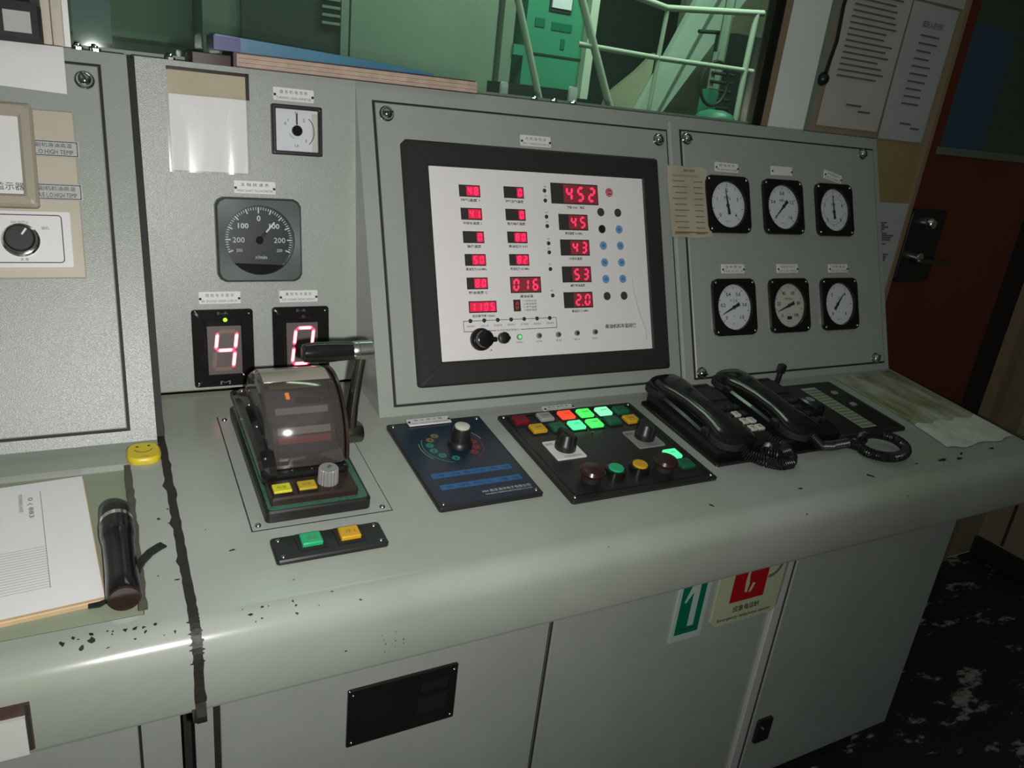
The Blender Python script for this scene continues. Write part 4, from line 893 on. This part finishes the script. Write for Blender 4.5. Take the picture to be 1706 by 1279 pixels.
def telephone(u, label, which):
    t = thing('telephone', label, 'telephone', 'D', u, 0, 0, 0, 'black desk telephones')
    W = 1.33
    m = MB(); m.rbox(W/2, -1.28, 0, W, 1.90, 0.05, 'black_gloss', 0.05, 0.015); m.build('base_plate', t)
    m = MB()
    R = []
    for y, h in ((-0.36, 0.26), (-0.45, 0.31), (-1.2, 0.29), (-2.0, 0.24), (-2.10, 0.18)):
        R.append([(0.10, y, 0.05), (0.10, y, h-.03), (0.14, y, h), (W-0.12, y, h), (W-0.08, y, h-.03), (W-0.08, y, 0.05)])
    m.rings(R, 'black_gloss', smooth=False); m.build('body', t)
    for y in (-0.62, -1.72):
        m = MB(); m.rbox(0.37, y, 0.24, 0.56, 0.16, 0.10, 'black_satin', 0.03, 0.03); m.build('cradle_rest', t)
    m = MB()
    loft(m, [(-0.22, .32, .24, .09, .44), (-0.27, .31, .30, .14, .44), (-0.42, .31, .325, .16, .44), (-0.62, .32, .31, .155, .44), (-0.80, .35, .25, .125, .43), (-1.1, .37, .225, .11, .43), (-1.5, .35, .225, .11, .43), (-1.70, .32, .25, .125, .43), (-1.84, .29, .30, .145, .44), (-2.0, .28, .315, .15, .44), (-2.13, .27, .29, .14, .44), (-2.18, .26, .22, .09, .44)], 'black_gloss')
    m.build('handset', t)
    for y in (-0.40, -1.98):
        m = MB(); m.cyl(0.30, y, 0.22, 0.24, 0.09, 'black_matt', 0.01, 22); m.build('handset_cap', t)
    for i in range(3):
        for j in range(4):
            lit = (which == 1 and j >= 2 and i != 0) or (which == 1 and (i, j) == (1, 1))
            m = MB(); y = -1.20-0.19*j; x = 0.86+0.145*i; zz = 0.295-(-y-1.2)*0.0625
            m.rbox(x, y, zz-.01, 0.115, 0.13, 0.035, 'black_satin' if not lit else 'dial_cream', 0.01, 0.006)
            m.text('123456789*0#'[j*3+i], x, y, 0.05, zz+0.026, 'ink' if lit else 'ink_grey'); m.build('key', t)
    m = MB(); m.rbox(1.02, -0.75, 0.295, 0.42, 0.40, 0.02, 'black_matt', 0.02); m.build('label_window', t)
    m = MB()
    if which == 1:
        coil(m, [(0.42, -2.10, 0.30), (0.50, -2.22, 0.15), (0.75, -2.38, 0.09), (0.95, -2.50, 0.08), (1.15, -2.50, 0.08), (1.30, -2.36, 0.09), (1.22, -2.20, 0.14), (1.0, -2.16, 0.16), (0.86, -2.26, .16), (0.95, -2.40, 0.2), (1.15, -2.38, 0.2), (1.25, -2.2, .2), (1.15, -2.05, .2)], 0.078, 62, 0.013, 'rubber')
    else:
        c = [(0.42, -2.10, 0.30), (0.62, -2.26, 0.12), (0.90, -2.25, 0.08), (1.25, -2.24, 0.08)]
        for k in range(30):
            a = math.radians(150+k*12.5); c.append((1.74+0.40*cos(a), -2.52+0.30*sin(a), 0.08+0.004*k))
        coil(m, c, 0.070, 105, 0.0135, 'rubber')
    m.build('coiled_cord', t, 'black coiled cord')
    if which == 2:
        m = MB(); m.rbox(1.18, -1.45, 0.25, 0.26, 0.42, 0.16, 'black_gloss', 0.06, 0.03); m.build('hook_housing', t)
        m = MB(); m.disc(1.18, -1.40, 0.075, 0.412, 'knob_grey', 18); m.build('hook_disc', t, 'pale grey disc')
telephone(7.62, 'black desk telephone nearest the push button panel, pale lower keys', 1)
PH2 = telephone(9.00, 'black desk telephone beside the label holder panel, cord looped on desk', 2)
# small black clip standing behind the phones
t = thing('hook_clip', 'small black clip standing behind the right-hand telephone', 'clip', 'D', 10.86, 0.0-0.12, 0)
m = MB(); m.tube([(0, 0, 0), (0, 0, 0.16), (0.02, 0.02, 0.26)], 0.05, 'black_satin', 10); m.rbox(0.02, 0.02, 0.2, 0.14, 0.12, 0.16, 'black_satin', 0.03, 0.02); m.build('clip_body', t)

# label holder panel right of the phones
t = thing('label_holder_panel', 'flat black panel with a strip of greenish label slots beside telephones', 'control panel', 'D', 11.18, -1.19, 0)
m = MB(); m.rbox(0.02, 0, 0, 1.55, 1.74, 0.05, 'black_satin', 0.07, 0.015); m.build('plate', t)
m = MB(); m.frame(0.02, 0, 0.05, 1.46, 1.66, 0.006, 0.012, 'key_dark', 0.05); m.build('raised_edge', t)
m = MB(); m.rect(0.05, 0.0, 0.36, 1.40, 0.052, 'white_off'); m.build('label_strip', t, 'pale strip of label slots')
for k in range(14):
    m = MB(); m.rbox(0.05, 0.60-0.095*k, 0.052, 0.33, 0.055, 0.006, 'slot_green', 0.0); m.build('label_slot', t)
for y in (0.45, 0.02):
    m = MB(); m.rbox(0.48, y, 0.05, 0.12, 0.10, 0.015, 'knob_grey', 0.02); m.build('key', t)

# stained paper under plastic
t = thing('stained_chart', 'olive-stained paper sheet lying at the right end of desk', 'paper', 'D', 13.15, -1.42, 0)
m = MB(); R = []
for i in range(13):
    f = i/12; x = -0.84+1.74*f
    R.append([(x-(0.10 if i == 0 else 0)*0, 1.33, 0.010), (x, 0.4, 0.012+.006*sin(i)), (x, -0.62, 0.012+.006*sin(i*2)), ])
m.rings(R, 'stained_paper', cap0=False, cap1=False, closed=False); m.build('sheet', t)
m = MB(); R = []
for i in range(13):
    f = i/12; x = -0.96+1.86*f
    R.append([(x+0.10*(1-f), -0.55+0.05*sin(i*1.7), 0.020), (x+.05*(1-f), -0.9, 0.026+.012*sin(i)), (x, -1.26-0.03*sin(i*.8)-(0.06 if 1 < i < 10 else 0), 0.02+.01*sin(i*1.4))])
m.rings(R, 'paper_torn', cap0=False, cap1=False, closed=False); m.build('torn_strip', t, 'paler creased front strip')
m = MB(); m.text('图 表', -0.15, 1.15, 0.12, 0.022, 'ink_grey'); m.text('No.', -0.1, 1.02, 0.07, 0.022, 'ink_grey'); m.build('lettering', t)

# ------------------------------------------------------------------ clipboard, torch, smiley
t = thing('clipboard', 'wooden clipboard lying in the recess of left desk', 'clipboard', 'D', -0.02, -2.66, -0.078, 0.075)
m = MB(); m.rbox(-1.6, 1.03, 0, 3.2, 2.06, 0.05, 'board_wood', 0.02, 0.01); m.build('board', t)
tag(t, t['label'], 'clipboard')
t = thing('logbook_sheet', 'white printed logbook sheet covering the wooden clipboard', 'paper', 'D', -0.02, -2.66, -0.024, 0.075)
m = MB(); R = []
for i in range(13):
    x = -3.2+3.185*i/12; R.append([(x, 0.035, 0.0), (x, 0.5, 0.004+.003*sin(i*2)), (x, 1.2, 0.006+.004*sin(i)), (x, 2.08, 0.004)])
m.rings([r[::-1] for r in R][::-1] if False else R, 'paper', cap0=False, cap1=False, closed=False); m.build('sheet', t)
m = MB(); z = 0.014
for k in range(17): m.rect(-1.12, 0.32+0.038*k, 1.40, 0.0035, z, 'ink_grey')
m.rect(-0.42, 1.1, 0.004, 1.6, z, 'ink_grey'); m.rect(-1.84, 0.62, 0.004, 0.62, z, 'ink_grey'); m.rect(-1.02, 0.62, 0.004, .62, z, 'ink_grey')
m.text('0 ( 883', -0.52, 1.62, 0.055, z, 'ink_grey', width=.36, rot=-pi/2); m.text('M/E RUNNING HOURS', -0.60, 1.72, 0.035, z, 'ink_grey', width=.32, rot=-pi/2)
for k in range(5): m.rect(-0.95, 1.35+0.05*k, 0.34, 0.003, z, 'ink_grey', 0.05)
m.text('C.S', -1.0, 1.78, 0.05, z, 'ink_grey'); m.text('Oil', -1.25, 1.42, 0.06, z, 'ink_grey'); m.rect(-0.93, 1.28, 0.24, 0.006, z, 'ink', 0.1); m.rect(-1.2, 1.24, 0.1, 0.008, z, 'ink', 0.1); m.text('times...', -0.95, 0.99, 0.045, z, 'ink_grey', width=.22); m.build('lettering', t)

t = thing('torch', 'black hand torch with a metal ring lying beside the clipboard', 'torch', 'D', 0.105, -1.42, -0.07, 0.012)
def LY(prof, q, name, lab=None, n=26):
    m = MB(); m.lathe([(r, -y) for r, y in prof], (0, 0, 0.15), 'y', q, n); m.v = [(x, y, z) for x, y, z in m.v]; return m.build(name, t, lab)
LY([(0.11, 0.0), (0.145, 0.04), (0.15, 0.12), (0.145, 0.24)], 'rubber', 'tail_cap')
LY([(0.152, 0.225), (0.152, 0.295)], 'chrome', 'ring', 'chrome ring')
LY([(0.158, 0.29), (0.164, 0.34), (0.157, 0.39), (0.164, 0.43), (0.154, 0.54), (0.142, 0.62), (0.140, 1.0), (0.145, 1.2), (0.148, 1.36), (0.14, 1.39), (0.11, 1.392)], 'black_gloss', 'barrel')
m = MB(); m.lathe([(0.138, -1.39), (0.13, -1.41), (0.01, -1.405)], (0, 0, 0.15), 'y', 'dark_brown', 24); m.build('lens', t, 'dark reddish lens')
m = MB(); P_ = [(0.10, -0.95, 0.10), (0.16, -0.82, 0.10), (0.24, -0.70, 0.09), (0.33, -0.62, 0.08), (0.37, -0.60, 0.08)]
R = [[(x, y, z-.01), (x+.05, y-.07, z-.01), (x+.05, y-.07, z+.012), (x, y, z+.012)] for x, y, z in P_]; m.rings(R, 'rubber', smooth=False); m.build('strap', t, 'black fabric strap')
m = MB(); P_ = [(-0.10, -1.15, 0.03), (-0.2, -1.20, 0.015), (-0.29, -1.19, 0.015)]; R = [[(x, y, z), (x, y-.10, z), (x, y-.10, z+.02), (x, y, z+.02)] for x, y, z in P_]; m.rings(R, 'rubber', smooth=False); m.build('strap', t, 'black fabric strap')

t = thing('smiley_badge', 'yellow smiling badge lying at the back corner of left desk', 'badge', 'D', 0.445, -0.345, 0)
m = MB(); R = []
for s, z in ((0.96, 0), (1.0, 0.03), (0.97, 0.06), (0.86, 0.08)):
    R.append([((0.185*math.copysign(abs(cos(a))**.62, cos(a)))*s, (0.195*math.copysign(abs(sin(a))**.75, sin(a)))*s, z) for a in [2*pi*k/32 for k in range(32)]])
m.rings(R, 'yellow'); m.build('badge_body', t)
m = MB(); z = 0.082; m.disc(-0.062, 0.085, 0.016, z, 'ink', 10); m.disc(0.062, 0.09, 0.016, z, 'ink', 10); m.arc(0, 0.06, 0.095, 0.104, 200, 340, z, 'ink', 16); m.text('smile', 0.01, -0.125, 0.025, z, 'olive_print'); m.build('printed_face', t)

# ------------------------------------------------------------------ signs on the plinth
t = thing('direction_sign', 'green and white direction sign hanging below the console nose', 'sign', 'F', 7.66, -2.47, 0.04, 0)
m = MB(); m.rbox(0, 0, 0, 0.62, 1.36, 0.03, 'sign_pale', 0.01, 0.004); m.build('plate', t)
m = MB(); m.rect(-0.01, 0.03, 0.46, 1.16, 0.032, 'sign_green'); m.poly([(-0.02, -0.42), (0.10, -0.42), (0.10, 0.46), (-0.02, 0.46), (-0.17, 0.05), (-0.14, 0.02), (-0.02, 0.2)], 0.0335, 'sign_pale'); m.rect(0.0, -0.47, 0.3, 0.012, 0.0335, 'black_matt'); m.build('printed_face', t)
t = thing('telephone_sign', 'cream emergency telephone sign with a red square below console nose', 'sign', 'F', 8.86, -2.42, 0.04, 0)
m = MB(); m.poly([(-0.72, -0.55), (-0.62, -0.66), (0.60, -0.66), (0.68, -0.55), (0.74, 0.66), (-0.72, 0.66)], 0, 'sign_cream')
pp = [(-0.72, -0.55), (-0.62, -0.66), (0.60, -0.66), (0.70, -0.55), (0.74, 0.66), (-0.72, 0.66)]; m = MB(); m.rings([[(x, y, 0) for x, y in pp], [(x, y, 0.03) for x, y in pp]], 'sign_cream', smooth=False); m.build('plate', t)
m = MB(); z = 0.032; m.rect(-0.06, 0.15, 0.72, 0.82, z, 'sign_red'); z += .0015
m.poly([(-0.06, 0.50), (-0.14, 0.35), (-0.16, 0.1), (-0.14, -0.10), (-0.09, -0.12), (-0.07, 0.04), (-0.10, 0.2), (-0.08, 0.38), (0.0, 0.50)], z, 'sign_cream'); m.poly([(-0.055, -0.12), (0.0, -0.12), (0.06, 0.03), (0.0, 0.05)], z, 'sign_cream')
m.text('应急电话站', -0.02, -0.40, 0.12, z, 'ink', width=0.56, bold=True); m.text('Emergency telephone station', -0.02, -0.56, 0.08, z, 'ink', width=1.14, bold=True)
m.arc(0.34, 0.32, 0.20, 0.26, -95, -10, z, 'ink_grey', 12); m.build('printed_face', t)

# black plate with corner screws on the plinth
t = thing('blank_panel', 'black glossy plate with four screws on the plinth front', 'panel', 'F', 3.10, -2.88, 0.036, 0)
m = MB(); m.rbox(0, 0, 0, 1.43, 0.87, 0.04, 'black_gloss', 0.02, 0.01); m.rect(0.39, -0.09, 0.40, 0.26, 0.042, 'black_satin'); m.rect(0.40, 0.2, 0.36, 0.14, 0.042, 'black_satin'); m.build('plate', t)
for sx in (-1, 1):
    for sy in (-1, 1):
        m = MB(); m.dome(sx*0.655, sy*0.365, 0.04, 0.022, 0.02, 'screw', 10, 3); m.build('screw', t)

# ------------------------------------------------------------------ on top of the console
t = thing('logbook', 'thick bound logbook lying on console top, page edges to the front', 'book', 'Z', 0, 0, 0)
t.matrix_world = Matrix.Translation(Vector((1.86, 1.62, TOPZ+0.002))*K) @ Matrix.Rotation(0.0, 4, 'Z')
m = MB(); R = []
for i in range(22):
    x = 0.0+3.34*i/21
    R.append([(x, 0.0+.006*sin(i*5), 0.015), (x, -0.004+.006*sin(i*3), 0.08), (x, 0.004*sin(i*4), 0.16), (x, 0.85, 0.16), (x, 0.85, 0.015)])
m.rings(R, 'page_block', smooth=False); m.build('page_block', t, 'tan page edges')
for k in range(5):
    m = MB(); m.box(0.02, 3.33, -0.008, 0.0, 0.03+0.027*k, 0.034+0.027*k, 'cover_maroon' if k % 2 else 'beige_dark'); m.build('page_line', t)
m = MB(); m.box(0, 3.36, -0.02, 0.9, 0.0, 0.014, 'cover_maroon'); m.box(0, 3.3, -0.01, 0.9, 0.161, 0.175, 'cover_maroon')
m.rings([[(-0.02, -0.02, 0), (-0.02, -0.02, .175), (-0.02, 0.0, .175), (-0.02, 0.0, 0)]]*1+[[(-0.02, 0.0, 0), (-0.02, 0.0, .175), (-0.02, 0.01, .175), (-0.02, 0.01, 0)]], 'cover_maroon', smooth=False)
m.box(-0.04, 0.0, -0.02, 0.9, 0, 0.175, 'cover_maroon'); m.build('cover', t, 'dark maroon cover')
t = thing('blue_folder', 'blue folder bulging open on top of the logbook', 'folder', 'Z', 0, 0, 0)
t.matrix_world = Matrix.Translation(Vector((1.62, 1.70, TOPZ+0.180))*K) @ Matrix.Rotation(-0.01, 4, 'Z')
m = MB(); R = []
for i in range(12):
    f = i/11; x = 2.9*f; h = 0.15*(1-f)**.8+0.03; R.append([(x, 0.0, 0.0), (x, -0.01, h), (x, 0.4, h+.02), (x, 0.7, h*.8), (x, 0.7, 0)])
m.rings(R, 'cover_blue', smooth=False); m.build('folder_body', t)
m = MB(); m.box(-0.015, 0.0, 0.0, 0.7, 0.0, 0.17, 'cover_violet'); m.box(0.0, 0.3, -0.02, -0.012, 0.0, 0.16, 'cover_violet'); m.build('folder_spine', t, 'violet-blue folder spine')
t = thing('ledger', 'dark maroon ledger end sticking out left of the logbook', 'book', 'Z', 0, 0, 0)
t.matrix_world = Matrix.Translation(Vector((1.36, 1.76, TOPZ+0.002))*K)
m = MB(); m.rbox(0.22, 0.35, 0, 0.46, 0.8, 0.13, 'cover_maroon', 0.01, 0.01); m.build('cover', t)
# things at the far left of the console top
t = thing('radio_charger', 'black radio with pale display windows standing on the left console', 'radio', 'Z', 0, 0, 0)
t.matrix_world = Matrix.Translation(Vector((-0.62, 1.60, TOPZ+0.012))*K) @ Matrix.Rotation(0.05, 4, 'Z')
m = MB(); R = []
for x, w2 in ((-1.0, 1), (0.30, 1), (0.36, .96), (0.40, .85)): R.append([(x, 0.0, 0.0), (x, -0.06, 0.05), (x, 0.02, 0.42*w2), (x, 0.10, 0.46*w2), (x, 0.5, 0.46*w2), (x, 0.55, 0)])
m.rings(R, 'black_satin', smooth=False); m.build('case', t)
for x in (-0.20, 0.16):
    m = MB(); m.rings([[(x-.13, -.052, .10), (x+.13, -.052, .10), (x+.13, -0.008, .32), (x-.13, -0.008, .32)], [(x-.13, -.06, .10), (x+.13, -.06, .10), (x+.13, -0.016, .32), (x-.13, -0.016, .32)]], 'paper_blue', smooth=False); m.build('display_window', t, 'pale blue-grey display window')
m = MB(); m.tube([(-0.62, 0.2, 0.46), (-0.62, 0.2, 1.2)], 0.035, 'rubber'); m.build('aerial', t)
for k, (x, wd, q, lab) in enumerate(((-0.20, 0.10, 'card_beige', 'pale cream folder standing upright, nearest the black radio'), (-0.085, 0.12, 'card_beige', 'tan folder standing upright against the window, nearest its frame'))):
    t = thing('upright_folder', lab, 'folder', 'Z', 0, 0, 0, 0, 'upright folders beside the window'); t.matrix_world = Matrix.Translation(Vector((x, 2.40, TOPZ))*K)
    m = MB(); m.rbox(0, 0, 0.0, wd, 0.16, 1.6, q, 0.01); m.build('folder_body', t)
    if k == 1: m = MB(); m.box(-0.045, 0.035, -0.085, -0.08, 0.42, 1.5, 'beige_dark'); m.build('spine_label', t, 'olive-grey spine label')
t = thing('hanging_sheet', 'white paper sheet hanging over the top edge of left console', 'paper', 'Z', 0, 0, 0)
m = MB(); R = []
for i in range(10):
    x = -2.0+1.965*i/9
    a = pt('C', x, 4.16-.10*(i/9), 0.045); b_ = pt('C', x, 4.4, 0.045); c = pt('C', x, HT, 0.02); R.append([tuple(a), tuple(b_), tuple(c), (x, TOPY+.05, TOPZ+.008), (x, 2.3, TOPZ+.008)])
m.rings(R, 'paper', cap0=False, cap1=False, closed=False); o = m.build('sheet', t)

# ------------------------------------------------------------------ notices on the bulkhead
def notice(x0, x1, z0, z1, q, label, title, lines, lean=0.0, lw=0.7, seed=1):
    t = thing('wall_notice', label, 'paper', 'W', (x0+x1)/2, z0, 0.0, 0, 'notices on the bulkhead'); W2 = (x1-x0)/2; H = z1-z0
    m = MB(); R = []
    for i in range(7):
        x = -W2+2*W2*i/6; R.append([(x, 0, 0.03+0.02*sin(i*1.3+seed)), (x+lean*.5, H*.5, 0.02), (x+lean, H, 0.02+0.01*sin(i))])
    m.rings(R, q, cap0=False, cap1=False, closed=False); m.build('sheet', t)
    m = MB(); z = 0.055; rr = random.Random(seed)
    if title: m.text(title, lean*.8, H*0.86, 0.13, z, 'ink', width=W2*0.9)
    for k in range(lines):
        y = H*(0.78-0.50*k/max(1, lines-1)); wd = 2*W2*lw*rr.uniform(.75, 1); m.rect(lean*y/H-(2*W2*lw-wd)/2, y, wd, 0.035, z, 'ink_grey')
    m.rect(lean*.1, H*0.13, W2*0.5, 0.04, z, 'ink_grey'); m.rect(lean*.1+0.35, H*0.1, W2*0.4, 0.04, z, 'ink_grey'); m.build('lettering', t)
notice(13.28, 15.15, 4.42, 7.9, 'paper_dim', 'typed notice on the wall nearest the white pillar', '安全操作规程', 17, 0.1, .78, 1)
notice(15.22, 16.72, 4.30, 7.0, 'paper_blue', 'bluish-grey notice on the wall right of the typed one', '值班人员守则', 10, 0.05, .42, 2)
notice(15.3, 16.9, 7.05, 9.0, 'paper_dim', 'notice at the top edge of wall above the bluish one', '', 4, 0, .6, 3)
notice(14.4, 16.93, 0.9, 2.95, 'paper_blue', 'lined sheet low on the wall beside the right gauges', '', 22, 0, .8, 4)
m = MB()
t = thing('knotted_rope', 'dark knotted rope hanging between white pillar and typed notice', 'rope', 'W', 13.12, 5.0, 0.02)
m.tube([(0.12, 3.2, 0.05), (0.16, 2.2, 0.05), (0.12, 1.6, 0.05), (0.16, 1.0, 0.05), (0.06, 0.4, 0.05)], 0.035, 'rubber', 8); m.dome(0.06, 0.28, 0.0, 0.13, 0.14, 'rubber', 14, 4); m.build('strand', t)

# ================================================================== MACHINERY SPACE behind the window
def simple(name, label, cat, mbs, group=None, loc=(0, 0, 0)):
    t = thing(name, label, cat, 'Z', 0, 0, 0, 0, group); t.matrix_world = Matrix.Translation(Vector(loc)*K)
    for nm, mb, lab in mbs:
        mb.v = [(x-loc[0], y-loc[1], z-loc[2]) for x, y, z in mb.v]; mb.build(nm, t, lab)
    return t
m = MB(); m.box(-30, 60, 32, 33, -8.7, 30, 'er_far'); struct('wall_far', m)
m = MB(); m.box(18.0, 40, 8.0, 8.3, -8.2, 13, 'er_dark'); struct('dark_screen', m)  # dark screen added to keep the lit machinery out of the door window
m = MB(); m.box(24.8, 36, 22.0, 22.4, -8.2, 16, 'er_tan'); struct('pale_panel', m)  # pale panel added; its colour stands in for light the far wall lacks
m = MB(); m.box(-30, 60, 3.1, 32, -8.7, -8.2, 'er_dark'); struct('floor_machinery', m)
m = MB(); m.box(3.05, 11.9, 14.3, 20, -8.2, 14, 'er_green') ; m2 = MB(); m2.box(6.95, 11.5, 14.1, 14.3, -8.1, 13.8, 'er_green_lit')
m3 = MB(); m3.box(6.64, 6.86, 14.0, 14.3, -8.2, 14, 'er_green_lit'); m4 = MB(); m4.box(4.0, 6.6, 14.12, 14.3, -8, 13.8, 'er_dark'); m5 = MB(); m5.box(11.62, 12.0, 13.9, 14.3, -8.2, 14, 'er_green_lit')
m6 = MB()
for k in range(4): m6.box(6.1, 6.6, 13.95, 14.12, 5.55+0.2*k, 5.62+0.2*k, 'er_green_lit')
simple('switch_cabinet', 'tall green switch cabinet with an open dark bay, centre of window', 'cabinet', [('carcass', m, None), ('door', m2, None), ('mullion', m3, None), ('open_bay', m4, 'dark open bay'), ('corner_post', m5, None), ('vent_slats', m6, None)], loc=(7.5, 17, -8.2))
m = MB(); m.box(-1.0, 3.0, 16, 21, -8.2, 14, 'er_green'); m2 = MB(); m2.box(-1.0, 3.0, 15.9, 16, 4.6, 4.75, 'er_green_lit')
simple('machine_housing', 'dim green housing behind the glass above the left paper sleeve', 'machine', [('casing', m, None), ('ledge', m2, None)], loc=(1, 18, -8.2))
m = MB(); m.box(0.06, 0.62, 6.0, 6.5, -8.2, 12, 'er_blue'); simple('blue_column', 'narrow dark blue column close behind the window’s left edge', 'column', [('column_body', m, None)], loc=(.3, 6.2, -8.2))
# turquoise cabinet with labels
m = MB(); m.box(12.45, 14.55, 14.0, 16.5, 4.45, 14, 'er_turquoise'); m2 = MB(); m2.box(12.8, 14.6, 13.96, 14.0, 5.55, 5.60, 'er_dark'); m3 = MB(); m3.box(12.55, 14.5, 13.98, 14.0, -8.2, 4.45, 'er_dark')
m4 = MB(); m4.box(13.25, 13.95, 13.9, 14.0, 6.95, 7.4, 'dial_white'); m4.box(13.2, 14.0, 13.95, 14.0, 6.85, 7.5, 'er_dark')
m5 = MB()
for x0, x1, z0, z1 in ((12.75, 13.1, 6.35, 6.6), (13.35, 14.1, 6.32, 6.55), (13.75, 13.9, 5.8, 6.1)): m5.box(x0, x1, 13.97, 14.0, z0, z1, 'sign_green')
m6 = MB(); m6.box(14.56, 14.85, 13.7, 14.0, 4.4, 14, 'er_rail'); m7 = MB(); m7.box(12.0, 12.35, 13.8, 14.0, 5.45, 5.75, 'er_turquoise')
simple('turquoise_cabinet', 'turquoise cabinet with dark labels seen through the window', 'cabinet', [('casing', m, None), ('seam_line', m2, None), ('stand', m3, None), ('white_tag', m4, 'white tag'), ('label_plates', m5, 'dark label plates'), ('side_post', m6, 'pale side post'), ('hinge_block', m7, None)], loc=(13.5, 15, -8.2))
# pale brackets and dark box low behind the glass
m = MB(); m.box(9.95, 12.0, 10.1, 11.2, 3.2, 4.58, 'er_dark'); m2 = MB(); m2.rbox(0, 0, 0, 0.2, 0.55, .1, 'dial_white', .08); m2.v = [(x+9.9, 10.0+z, y+4.32) for x, y, z in m2.v]; m3 = MB(); m3.rbox(0, 0, 0, 0.24, 0.6, .1, 'dial_white', .06); m3.v = [(x+12.02, 10.0+z, y+4.38) for x, y, z in m3.v]
m4 = MB(); m4.box(9.95, 12.0, 10.1, 11.2, -8.2, 3.2, 'er_dark')
simple('bracketed_box', 'dark box between two pale rounded brackets at the window sill', 'box', [('box_body', m, None), ('bracket', m2, None), ('bracket', m3, None), ('stand', m4, None)], loc=(11, 10.5, -8.2))
# handrails
def rail(name, pts, r, label, g='pale green handrails behind the window'):
    m = MB(); m.tube(pts, r, 'er_rail', 10); return ('rail', m, None)
mm = []
for nm, pts, r in (('diagonal_stay', [(9.3, 9, 6.95), (10.62, 9, 3.75), (11.9, 9, 0.5)], .085), ('diagonal_stay', [(11.05, 9, 7.15), (12.62, 9, 4.2), (14.4, 9, 0.9)], .10),
                   ('top_rail', [(12.2, 9, 7.05), (13.1, 9, 6.97), (13.93, 9, 6.87), (14.49, 9, 6.92), (17.32, 9, 7.20)], .085), ('mid_rail', [(11.35, 9, 5.68), (13.95, 9, 5.64), (17.36, 9, 5.67)], .07),
                   ('stanchion', [(13.97, 9, 6.87), (13.92, 9, 5.65), (13.85, 9, 3.2)], .06), ('stanchion', [(17.08, 9, 7.15), (17.06, 9, 5.65), (17.1, 9, 3.5)], .09)):
    m = MB(); m.tube(pts, r, 'er_rail', 10); mm.append((nm, m, None))
simple('handrail', 'pale green pipe handrail with diagonal stays behind the window', 'handrail', mm, loc=(13, 9, 3.2))
# inclined stair stringer
m = MB(); bot = [(18.6, 16.0, 3.4), (19.95, 16.0, 4.1)]
def slab(pts, y0, y1, q):
    k = MB(); k.rings([[(x, y0, z) for x, z in pts], [(x, y1, z) for x, z in pts]], q, smooth=False); return k
a = slab([(18.0, 3.0), (19.55, 3.9), (23.6, 9.6), (21.2, 9.6), (19.2, 5.4)], 16.0, 16.3, 'er_beam'); b2 = slab([(19.4, 4.0), (19.5, 4.0), (22.2, 9.6), (22.05, 9.6)], 15.93, 16.0, 'er_green')
b3 = slab([(17.0, 3.2), (19.2, 3.2), (19.3, 6.3), (18.6, 5.6), (17.5, 4.7)], 16.35, 16.6, 'er_tan')
simple('stair_stringer', 'broad pale green stair stringer slanting up behind the handrail', 'staircase', [('stringer', a, None), ('joint_line', b2, None), ('foot_plate', b3, 'tan foot plate')], loc=(19, 16, 3))
# hose loop, pipes, green motor
m = MB(); m.tube([(16.9+.52*cos(a), 10, 5.25+.62*sin(a)) for a in [2*pi*k/28 for k in range(28)]], 0.05, 'er_dark', 8, closed=True)
simple('hose_loop', 'dark hose loop hanging behind the handrail', 'hose', [('hose', m, None)], loc=(16.9, 10, 5.25))
m = MB(); m.box(17.1, 17.45, 10.4, 10.8, -8.2, 5.1, 'er_turquoise'); m2 = MB(); m2.tube([(17.6, 11, -8.2), (17.6, 11, 6.2)], .09, 'er_green_lit'); m3 = MB(); m3.tube([(18.2, 11.5, -8.2), (18.25, 11.5, 9)], .16, 'er_green_lit'); m4 = MB()
for k in range(5): m4.tube([(17.5, 10.9, 4.6+.25*k), (18.4, 10.9, 4.6+.25*k)], .05, 'er_dark')
simple('pipe_stack', 'cluster of vertical pipes and fittings at the window’s right edge', 'pipes', [('green_pipe', m, None), ('pale_pipe', m2, None), ('pipe', m3, None), ('clamp_bars', m4, None)], loc=(17.6, 11, -8.2))
m = MB(); m.box(19.6, 22.5, 12.5, 13.5, -8.2, 7.0, 'er_dark'); m.tube([(17.6, 12, 6.8), (18.8, 12, 6.9)], .06, 'er_dark'); simple('valve_block', 'dark valve block high at the window’s right edge', 'valve', [('block', m, None)], loc=(19, 12, 6.0))
m = MB(); m.lathe([(0.62, 0), (0.60, .25), (0.45, .42), (0.2, .5)], (0, 0, 0), 'z', 'er_turquoise', 20); m.v = [(x*.75+13.9, y+6.3, z*.9+4.05) for x, y, z in m.v]
m2 = MB(); m2.cyl(13.6, 6.3, -8.2, 0.5, 12.3, 'er_dark'); m3 = MB(); m3.dome(13.9, 5.7, 4.15, .12, .14, 'chrome')
simple('green_motor', 'green dome-capped motor low in the window’s right corner', 'motor', [('cap', m, None), ('casing', m2, None), ('nut', m3, None)], loc=(13.9, 6.3, -8.2))
# blue locker and pale tag behind the door window
m = MB(); m.box(18.6, 21.6, 4.2, 5.2, -8.2, 7.2, 'er_locker'); simple('blue_locker', 'dark blue locker seen through the red door’s window', 'locker', [('locker_body', m, None)], loc=(20, 4.7, -8.2))
m = MB(); m.rbox(0, 0, 0, .5, .3, .05, 'dial_white', .05); m.v = [(x+20.4, 5.0+z, y+8.0) for x, y, z in m.v]; simple('pale_tag', 'small pale tag above the blue locker', 'lamp', [('tag_plate', m, None)], loc=(20.4, 5, 8))
